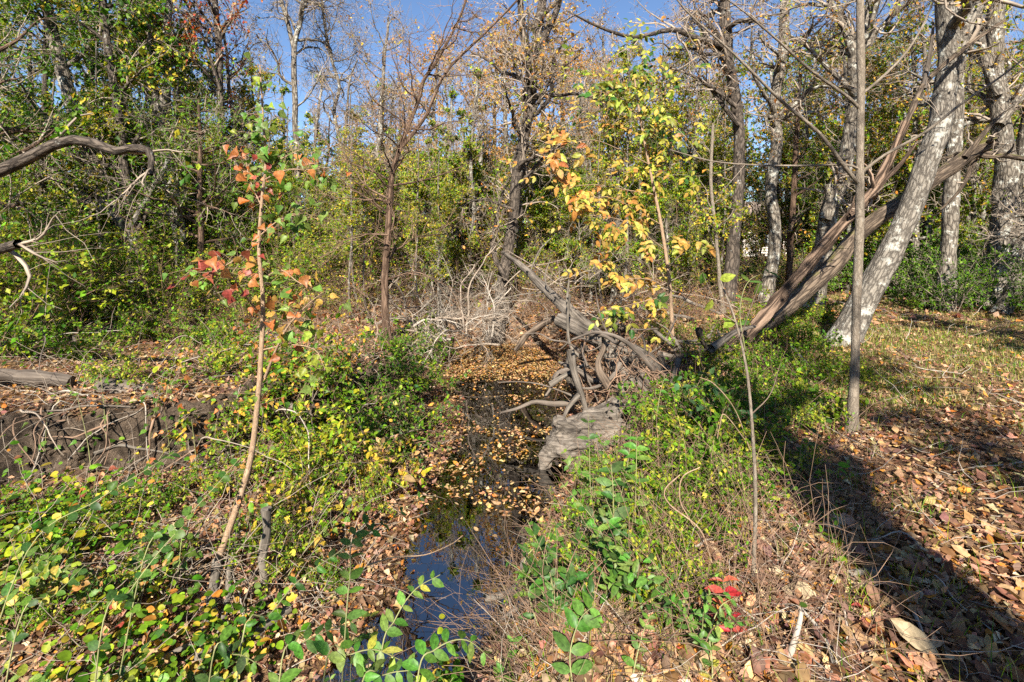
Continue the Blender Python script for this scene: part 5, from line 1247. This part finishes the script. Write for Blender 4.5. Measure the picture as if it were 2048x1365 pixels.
# upturned root mass twigs
pts_ = grow(np.repeat([P(1270, 780, 6.5)], 200, 0) + rng.normal(0, .28, (200, 3)), rng.normal(0, 1, (200, 3)) + np.array([0, -.4, 0]), rng.uniform(.3, 1.0, 200), 9, .25, -.05)
V, Q, bc = tubes(pts_, taper(rng.uniform(.003, .012, 200), 9, .3), 4)
link("fine_roots", Geo().add(V, Q, bco=bc).mesh("fine_roots", M['twig_brown'], fb), t, kind="stuff")
for label, lst, d, r0, r1, mat in (
        ("grey forked branch on the bank right of the uprooted tree", [(1345, 678), (1370, 715), (1400, 745), (1440, 775)], (7.2, 6.6), .03, .05, 'wood_grey'),
        ("dead grey log lying flat behind the forked branch", [(1350, 722), (1400, 705), (1450, 690), (1500, 680)], (8.6, 8.8), .09, .06, 'wood_grey'),
        ("broken limb lying on the leaves left of the uprooted tree", [(1030, 700), (1060, 665), (1110, 635)], (9.8, 9.4), .05, .06, 'wood_red'),
        ("pale pole resting on the far bank under the golden hickory leaves", [(1180, 650), (1230, 656), (1275, 662)], (8.6, 8.2), .045, .05, 'bark_moss'),
        ("thin straight pale stick leaning at the head of the creek", [(975, 632), (1000, 600), (1025, 572)], (11.5, 11.8), .02, .012, 'twig_pale'),
        ("long pale pole lying in the brush right of the hickory", [(1270, 612), (1330, 625), (1390, 640)], (10.6, 10.2), .05, .03, 'wood_grey'),
        ("second pale pole lying lower in the brush", [(1310, 590), (1370, 600), (1440, 630)], (11.2, 10.5), .04, .03, 'wood_grey'),
        ("dark fallen branch in front of the clearing", [(1420, 705), (1500, 740), (1560, 765)], (7.4, 6.9), .025, .015, 'wood_dark'),
        ("thin fallen branch slanting on the right bank", [(1580, 690), (1625, 740), (1660, 785)], (6.6, 5.9), .016, .01, 'twig_pale'),
        ("driftwood knot sticking up by the blue reflection", [(1015, 1200), (1045, 1160), (1040, 1130), (1050, 1105)], (3.1, 3.1), .03, .018, 'wood_grey'),
        ("gnarled driftwood lying at the water's right edge", [(970, 1205), (1020, 1185), (1070, 1160), (1095, 1120)], (3.2, 3.3), .025, .02, 'wood_grey'),
        ("dark stick lying along the right water edge", [(1000, 1240), (1050, 1200), (1110, 1140)], (2.9, 3.1), .016, .012, 'wood_dark'),
        ("short pale stick standing in the leaf litter", [(1582, 1340), (1590, 1280), (1600, 1220)], (2.0, 2.05), .012, .008, 'twig_pale')):
    log("dead_branch", label, PP(lst, d), r0, r1, mat, category="branch", sides=9, relief=.22)
for label, lst, d in (("thin curved twig rising over the creek water", [(735, 1130), (790, 1115), (850, 1110), (900, 1090), (925, 1072)], 2.4), ("thin looping vine on the right bank", [(1420, 1110), (1380, 1040), (1360, 1000), (1365, 955), (1400, 935)], 2.5), ("thin looping vine crossing the first on the right bank", [(1425, 1130), (1400, 1060), (1340, 1010), (1330, 980), (1360, 950)], 2.45),
                      ("dry yellow grass blade arching on the right bank", [(1500, 900), (1470, 820), (1430, 770), (1400, 755)], 3.6), ("second dry grass blade drooping on the right bank", [(1490, 880), (1450, 830), (1440, 850), (1430, 900)], 3.5)):
    log("dry_vine", label, PP(lst, d), .0045, .0025, 'stem_tan', category="vine", sides=5, relief=0, cap=False)

for j in range(44):
    px, py = rng.uniform(0, 860), rng.uniform(640, 1050); p0 = G(px, py)
    if p0[2] < ZW + .04 or p0[1] > 11: continue
    a = rng.uniform(0, 6.28); L0 = rng.uniform(.8, 2.4) * (.6 + .06 * p0[1])
    q = grow(p0[None] - [0, 0, .02], np.array([[math.cos(a), math.sin(a) * .7, rng.uniform(.25, 1.3)]]), np.array([L0]), 14, .12, -.13)[0]
    q[:, 2] = np.maximum(q[:, 2], height(q[:, 0], q[:, 1]) + .01)
    r = rng.uniform(.004, .011)
    log("bare_vine", "bare brown vine stem arching over the left bank", list(q), r, r * .35, ['twig', 'twig_brown', 'twig_pale', 'wood_dark'][j % 4], category="vine", sides=5, relief=.1, group="bare vines arching over the left bank", n=26, cap=False)
for px, py, h, n, cols, lab in ((600, 730, .7, 20, [OC1, RC1, GC3], "red and orange seedling standing in the middle of the left bank"), (520, 760, .6, 18, [GC3, GC4, OC1], "lime and orange seedling behind the tall sapling's stem"), (470, 720, .6, 16, [OC1, OC2, GC2], "orange seedling left of the tall sapling's stem"), (760, 860, .45, 16, [GC2, YC1, OC2], "yellow and orange seedling over the water's left edge"), (580, 890, .5, 18, [GC3, OC2, GC4], "golden green seedling right of the tall sapling's stem"),
                                (820, 940, .35, 14, [GC3, GC4], "pale lime seedling at the left edge of the creek"), (660, 1000, .4, 16, [GC4, YC1, GC3], "yellow seedling on the slope above the creek"), (270, 1010, .4, 14, [OC1, GC2, YC1], "mixed orange seedling below the dirt bank"), (90, 930, .4, 10, [GC2, GC3], "small green seedling against the dirt bank"), (330, 800, .5, 14, [OC2, OC1, GC3], "amber seedling above the dirt bank")):
    b = G(px, py)
    t = thing("seedling", tuple(b), lab, "seedling", "heart leaved seedlings of the left bank")
    lean = rng.normal(0, .16, 2)
    q = stemtube(t, b, [b + np.array([0, 0, -.02]), b + np.array([lean[0] * .3, lean[1] * .3, h * .4]), b + np.array([lean[0], lean[1], h])], .005, .002, 'stem_green', "stem", 5, 12)
    for _ in range(n):
        i = rng.integers(3, 12); a = rng.uniform(0, 6.28); o = rng.uniform(.03, .18)
        d = nrm(np.array([math.cos(a), math.sin(a), -.35]) + rng.normal(0, .2, 3)); u = nrm(np.array([0, -.5, .8]) + rng.normal(0, .3, 3))
        put_leaf(t, b, leafmesh('heart', cols[int(rng.integers(len(cols)))]), q[i] + np.array([math.cos(a), math.sin(a), .1]) * o * .8, d, u, rng.uniform(.05, .085))

# brush pile at the head of the creek
bpile = P(930, 660, 10.4)
for j in range(40):
    s = np.array([rng.uniform(815, 1000), rng.uniform(630, 690)])
    p0 = P(s[0], s[1], rng.uniform(9.8, 11)); dd = np.array([rng.normal(0, 1), rng.normal(0, .4), rng.uniform(.2, 1.0)])
    q = grow(p0[None], dd[None], np.array([rng.uniform(.9, 2.1)]), 14, .16, -.05)[0]
    b = q[0].copy(); r = rng.uniform(.006, .03)
    V, Q, bc = tubes(q[None], np.linspace(r, r * .3, 14)[None], 5); gq = Geo().add(V, Q, bco=bc)
    p, d, rr, tt, _ = sprout(q[None], np.linspace(r, r * .3, 14)[None], 16, .15, 1, 50)
    P2 = grow(p, d, rng.uniform(.15, .55, 16), 7, .25, -.04); V, Q, bc = tubes(P2, taper(np.full(16, r * .3), 7, .4), 3); gq.add(V, Q, bco=bc)
    p, d, rr, tt, _ = sprout(P2, taper(np.full(16, r * .3), 7, .4), 5, .15, 1, 50)
    P3 = grow(p, d, rng.uniform(.08, .25, len(p)), 4, .3, -.04); V, Q, bc = tubes(P3, taper(np.full(len(p), .0025), 4, .5), 3); gq.add(V, Q, bco=bc)
    link("brush_branch", gq.mesh("brush_branch", M['twig_pale' if j % 3 == 0 else 'twig'], b), None, tuple(b), label="pale dead twiggy branch in the brush pile at the creek head", category="branch", group="branches of the brush pile at the creek head")
for j in range(34):
    px = rng.uniform(1000, 1320); p0 = P(px, rng.uniform(560, 660), rng.uniform(10, 12.5)); dd = np.array([rng.normal(0, 1), rng.normal(0, .5), rng.uniform(-.05, .7)])
    q = grow(p0[None], dd[None], np.array([rng.uniform(.9, 2.2)]), 12, .12, -.03)[0]
    b = q[0].copy(); r = rng.uniform(.008, .02); V, Q, bc = tubes(q[None], np.linspace(r, r * .3, 12)[None], 5); gq = Geo().add(V, Q, bco=bc)
    p, d, rr, tt, _ = sprout(q[None], np.linspace(r, r * .3, 12)[None], 12, .15, 1, 48)
    P2 = grow(p, d, rng.uniform(.2, .7, 12), 7, .2, -.02); V, Q, bc = tubes(P2, taper(np.full(12, r * .35), 7, .4), 3); gq.add(V, Q, bco=bc)
    p, d, rr, tt, _ = sprout(P2, taper(np.full(12, r * .3), 7, .4), 4, .15, 1, 50)
    P3 = grow(p, d, rng.uniform(.1, .3, len(p)), 4, .3, -.04); V, Q, bc = tubes(P3, taper(np.full(len(p), .0025), 4, .5), 3); gq.add(V, Q, bco=bc)
    link("brush_branch", gq.mesh("brush_branch", M['twig'], b), None, tuple(b), label="grey dead branch in the brush between creek head and hickory", category="branch", group="dead branches between the creek head and the hickory")

# the pale weathered stump at the water
sc_ = P(1170, 905, 5.9); sc_[2] = ZW - .12
t = thing("weathered_stump", tuple(sc_), "pale weathered stump with spreading root buttresses at the water's edge", "stump")
sg = Geo()
for path, rad in ((PP([(1112, 884), (1150, 876), (1205, 864), (1270, 852), (1330, 842)], (5.8, 6.2)), [.2, .27, .27, .2, .12]), (PP([(1150, 868), (1122, 846), (1108, 836)], 5.8), [.16, .12, .06]), (PP([(1125, 880), (1098, 905), (1088, 928), (1080, 950)], 5.7), [.14, .12, .1, .06]),
                  (PP([(1165, 885), (1172, 915), (1185, 935), (1195, 958)], 5.65), [.14, .1, .08, .05]), (PP([(1130, 890), (1138, 920), (1140, 945)], 5.65), [.14, .1, .06]), (PP([(1230, 865), (1258, 890), (1270, 920)], 5.75), [.14, .1, .07]), (PP([(1195, 850), (1222, 824), (1260, 812), (1310, 818)], 6.0), [.13, .1, .07, .04]), (PP([(1170, 860), (1180, 830), (1192, 812)], 5.95), [.16, .11, .03])):
    q = spline(path, 24); rr_ = np.interp(np.linspace(0, 1, 24), np.linspace(0, 1, len(rad)), rad)
    V, Q, bc = tubes(q[None], rr_[None], 20, .2, 9.0); sg.add(V, Q)
    for e in (0, 23):
        ring = V.reshape(24, 20, 3)[e]; cpt = ring.mean(0)
        VV = np.vstack([ring, cpt]); ar = np.arange(20); a2 = (ar + 1) % 20
        sg.add(VV, [np.stack([ar, a2, np.full(20, 20)], -1)])
tmp = bpy.data.objects.new("temporary", sg.mesh("temporary", M['wood_old'], sc_)); COL.objects.link(tmp)
md = tmp.modifiers.new("remesh", 'REMESH'); md.mode = 'VOXEL'; md.voxel_size = .02
ev = tmp.evaluated_get(bpy.context.evaluated_depsgraph_get()); me_ = ev.to_mesh()
nv = len(me_.vertices); co = np.empty(nv * 3); me_.vertices.foreach_get("co", co); co = co.reshape(-1, 3)
no_ = np.empty(nv * 3); me_.vertices.foreach_get("normal", no_); no_ = no_.reshape(-1, 3)
pq = [np.array(p.vertices) for p in me_.polygons]
quads = np.array([p for p in pq if len(p) == 4]); tris = np.array([p for p in pq if len(p) == 3])
ev.to_mesh_clear(); bpy.data.objects.remove(tmp)
fl = co * np.array([5.0, 14.0, 14.0]); ridge = np.abs(vnoise(fl) * 2 - 1)
co2 = co + no_ * (.05 * (ridge - .5) + .11 * (vnoise(co * 6 + 3) - .5) + .02 * (vnoise(co * 30) - .5))[:, None]
link("trunk", Geo().add(co2, [x for x in (quads, tris) if len(x)], bco=co2[:, [1, 2, 0]]).mesh("trunk", M['wood_old']), t)

# ------------------------------------------------------------------ single fallen leaves and sticks on the ground
fm = {}
FCOL = {'tan': (.45, .29, .15), 'pale': (.54, .42, .26), 'brown': (.2, .105, .055), 'orange': (.42, .18, .055), 'red': (.26, .05, .04), 'pink': (.44, .25, .16), 'purple': (.2, .11, .1)}
FDRY = {'broad': leaf_template([0, .08, .3, .55, .8, 1], [0, .22, .36, .33, .17, 0], .18, .1, .03), 'oval': leaf_template([0, .15, .4, .7, .9, 1], [0, .17, .26, .24, .1, 0], .35, -.12, .02),
        'curled': leaf_template([0, .15, .4, .7, 1], [0, .2, .3, .22, 0], .9, .25, .02), 'lobed': leaf_template([0, .15, .28, .4, .52, .66, .8, 1], [0, .2, .13, .3, .18, .36, .2, 0], .2, .15, .03)}
for c in FCOL:
    for s_ in FDRY:
        fm[c, s_] = Geo().add(FDRY[s_][0], FDRY[s_][1], FCOL[c]).mesh("fallen_leaf", M['dry_single'])
def fallen(px, py, size, c, s_, label=None, rot=None, tilt=.25):
    p = G(px, py)
    if p[2] < ZW + .03 or p[1] > 30 or (p[1] < 2.0 and label is None): return
    o = link("fallen_leaf", fm[c, s_], None, (p[0], p[1], p[2] + .03))
    o.rotation_euler = (float(np.clip(rng.normal(0, tilt), -.35, .35)) - .12, float(np.clip(rng.normal(0, tilt), -.35, .35)), rng.uniform(0, 6.28) if rot is None else rot)
    o.scale = (size,) * 3
    o['label'] = label or {'tan': "tan dry leaf lying on the litter of the right bank", 'pale': "pale cream dry leaf lying on the litter of the right bank", 'brown': "dark brown dry leaf lying on the litter of the right bank", 'orange': "orange brown dry leaf lying on the litter of the right bank",
                           'red': "dark red fallen leaf lying on the litter of the right bank", 'pink': "pinkish tan dry leaf lying on the litter of the right bank", 'purple': "purplish brown dry leaf lying on the litter of the right bank"}[c]
    o['category'] = "leaf"; o['group'] = "fallen leaves of the right bank"
for a in ((1635, 1215, .15, 'pale', 'broad', "large pale triangular leaf lying upright beside the standing stick"), (1395, 1285, .13, 'tan', 'broad', "large tan leaf leaning behind the bright sprig"), (1880, 1335, .17, 'pale', 'oval', "large cream oval leaf at the bottom right"), (1960, 1225, .18, 'orange', 'lobed', "long orange brown curled leaf near the right edge"),
          (1645, 1062, .1, 'pale', 'broad', "pale greenish leaf in the shade, left of a pair"), (1690, 1062, .1, 'pale', 'broad', "pale greenish leaf in the shade, right of a pair"), (1720, 1205, .1, 'red', 'oval', "dark red leaf beside the large pale leaf"), (1460, 1335, .14, 'tan', 'oval', "large tan leaf at the bottom under the sprigs"),
          (1820, 990, .14, 'pale', 'lobed', "big pale lobed leaf in the sunlit strip"), (1990, 1085, .14, 'tan', 'oval', "big tan leaf near the right edge in sun"), (1835, 1225, .1, 'orange', 'curled', "bright orange curled leaf on the shaded litter"), (1555, 1180, .12, 'pink', 'broad', "pinkish leaf left of the lichened twig"), (1450, 1250, .12, 'orange', 'broad', "orange leaf under the red sumac sprig"),
          (2010, 925, .13, 'orange', 'lobed', "large orange leaf at the right edge in sun"), (1705, 1185, .08, 'pale', 'oval', "small cream leaf above the dark red one"), (1990, 1190, .12, 'tan', 'curled', "tan curled leaf at the right edge")):
    fallen(*a)
for _ in range(285):
    py = 840 + 525 * rng.uniform(0, 1) ** .8; px = rng.uniform(1080 + (1365 - py) * .7, 2048)
    fallen(px, py, rng.choice([.04, .05, .06, .08, .11], p=[.32, .27, .2, .14, .07]) * rng.uniform(.9, 1.15), str(rng.choice(list(FCOL), p=[.26, .15, .18, .11, .04, .16, .1])), str(rng.choice(list(FDRY))))
tw_l = log("lichened_twig", "short dark twig with pale lichen crust in the shaded litter", [G(1700, 1165) + [0, 0, .03], G(1740, 1158) + [0, 0, .035], G(1775, 1150) + [0, 0, .03]], .018, .012, 'bark_lichen', category="twig", sides=8)
for j in range(46):
    if j < 26: px, py = rng.uniform(1100, 2040), rng.uniform(640, 1360)
    else: px, py = rng.uniform(0, 800), rng.uniform(700, 1360)
    p = G(px, py)
    if p[2] < ZW + .03: continue
    a = rng.uniform(0, 6.28); L0 = rng.uniform(.25, .7); q = [p + np.array([math.cos(a), math.sin(a), 0]) * L0 * (k_ - .5) for k_ in (0, .33, .66, 1)]
    for v in q: v[2] = hz(v[0], v[1]) + .02 + rng.uniform(0, .02)
    q[1][:2] += rng.normal(0, .03, 2)
    r = rng.uniform(.004, .009)
    log("stick", "thin dry stick lying among the leaves of the %s bank" % ("right" if j < 26 else "left"), q, r, r * .6, 'twig_pale', category="stick", sides=5, relief=.1, group="dry sticks on the %s bank" % ("right" if j < 26 else "left"), n=10)

# ------------------------------------------------------------------ the house far behind the trees
def box(gobj, x0, x1, y0, y1, z0, z1):
    v = np.array([(x, y, z) for z in (z0, z1) for y in (y0, y1) for x in (x0, x1)], float)
    gobj.add(v, [np.array([(0, 1, 3, 2)[::-1], (4, 5, 7, 6), (0, 1, 5, 4), (2, 3, 7, 6)[::-1], (0, 2, 6, 4)[::-1], (1, 3, 7, 5)])])
    return gobj
M['siding'] = plainmat("house_siding", (.72, .66, .6), .8, 3.0, .06); M['trim'] = plainmat("house_trim", (.8, .8, .78), .6, 3.0, .05)
M['roof'] = plainmat("house_shingle", (.2, .15, .12), .9, 6.0, .3); M['pane'] = plainmat("house_pane", (.03, .035, .045), .08, 1.0, .1); M['door'] = plainmat("house_door", (.3, .09, .06), .5, 2.0, .1)
hd = 47.0; hx = (1530 - CX) / F * hd; hz0 = hz(hx, hd) - .2
t = thing("house", (hx, hd, hz0), "pale low house glimpsed between the oak trunks beyond the clearing", "house")
W_, D_ = 6.5, 4.0
w_ = Geo(); box(w_, -W_, W_, -D_, D_, 0, 3.0)
w_.add(np.array([(-W_, -D_, 3.0), (-W_, D_, 3.0), (-W_, 0, 4.9), (W_, -D_, 3.0), (W_, D_, 3.0), (W_, 0, 4.9)]), [np.array([(0, 2, 1), (3, 4, 5)])])
wall = link("wall", w_.mesh("wall", M['siding'], smooth=False), t)
for k_ in range(12):
    link("siding_board", box(Geo(), -W_, W_, -D_ - .03, -D_ - .004, .1 + k_ * .24, .1 + k_ * .24 + .22).mesh("siding_board", M['siding'], smooth=False), wall)
rf = Geo()
for s in (-1, 1):
    v = np.array([(-W_ - .4, s * (D_ + .5), 2.78), (W_ + .4, s * (D_ + .5), 2.78), (W_ + .4, 0, 5.05), (-W_ - .4, 0, 5.05)]); v2 = v + np.array([0, 0, .14])
    rf.add(np.vstack([v, v2]), [np.array([(0, 1, 2, 3), (4, 5, 6, 7), (0, 1, 5, 4), (1, 2, 6, 5), (3, 0, 4, 7)])])
link("roof", rf.mesh("roof", M['roof'], smooth=False), t)
for xw in (-4.6, -1.8, 3.1, 5.2):
    wn_ = link("window", box(Geo(), xw - .55, xw + .55, -D_ - .07, -D_ - .034, 1.0, 2.4).mesh("window", M['trim'], smooth=False), t)
    for a, b in ((-.48, -.03), (.03, .48)):
        for c, e in ((1.08, 1.66), (1.72, 2.32)):
            link("pane", box(Geo(), xw + a, xw + b, -D_ - .085, -D_ - .073, c, e).mesh("pane", M['pane'], smooth=False), wn_)
link("door", box(Geo(), .3, 1.25, -D_ - .08, -D_ - .034, .1, 2.2).mesh("door", M['door'], smooth=False), t)

# ------------------------------------------------------------------ labels that single each thing out
seen = {}
for o in SC.objects:
    if o.parent is None and "label" in o and o.get("group") in ("trees of the wood behind", "privet thicket", "vine tangles", "dark shrubs by the clearing", "dry brush", "low privet clumps", "lime privet clumps"):
        seen.setdefault(o["label"], []).append(o)
ORD = ["leftmost of them", "second from the left", "third from the left", "fourth from the left", "fifth from the left", "sixth from the left", "seventh from the left", "eighth from the left", "ninth from the left"]
for l, os_ in seen.items():
    if 1 < len(os_) <= 9:
        os_.sort(key=lambda o: o.location.x / o.location.y)
        for k_, o in enumerate(os_):
            o["label"] = l + ", " + (ORD[k_] if k_ < len(os_) - 1 else "rightmost of them")
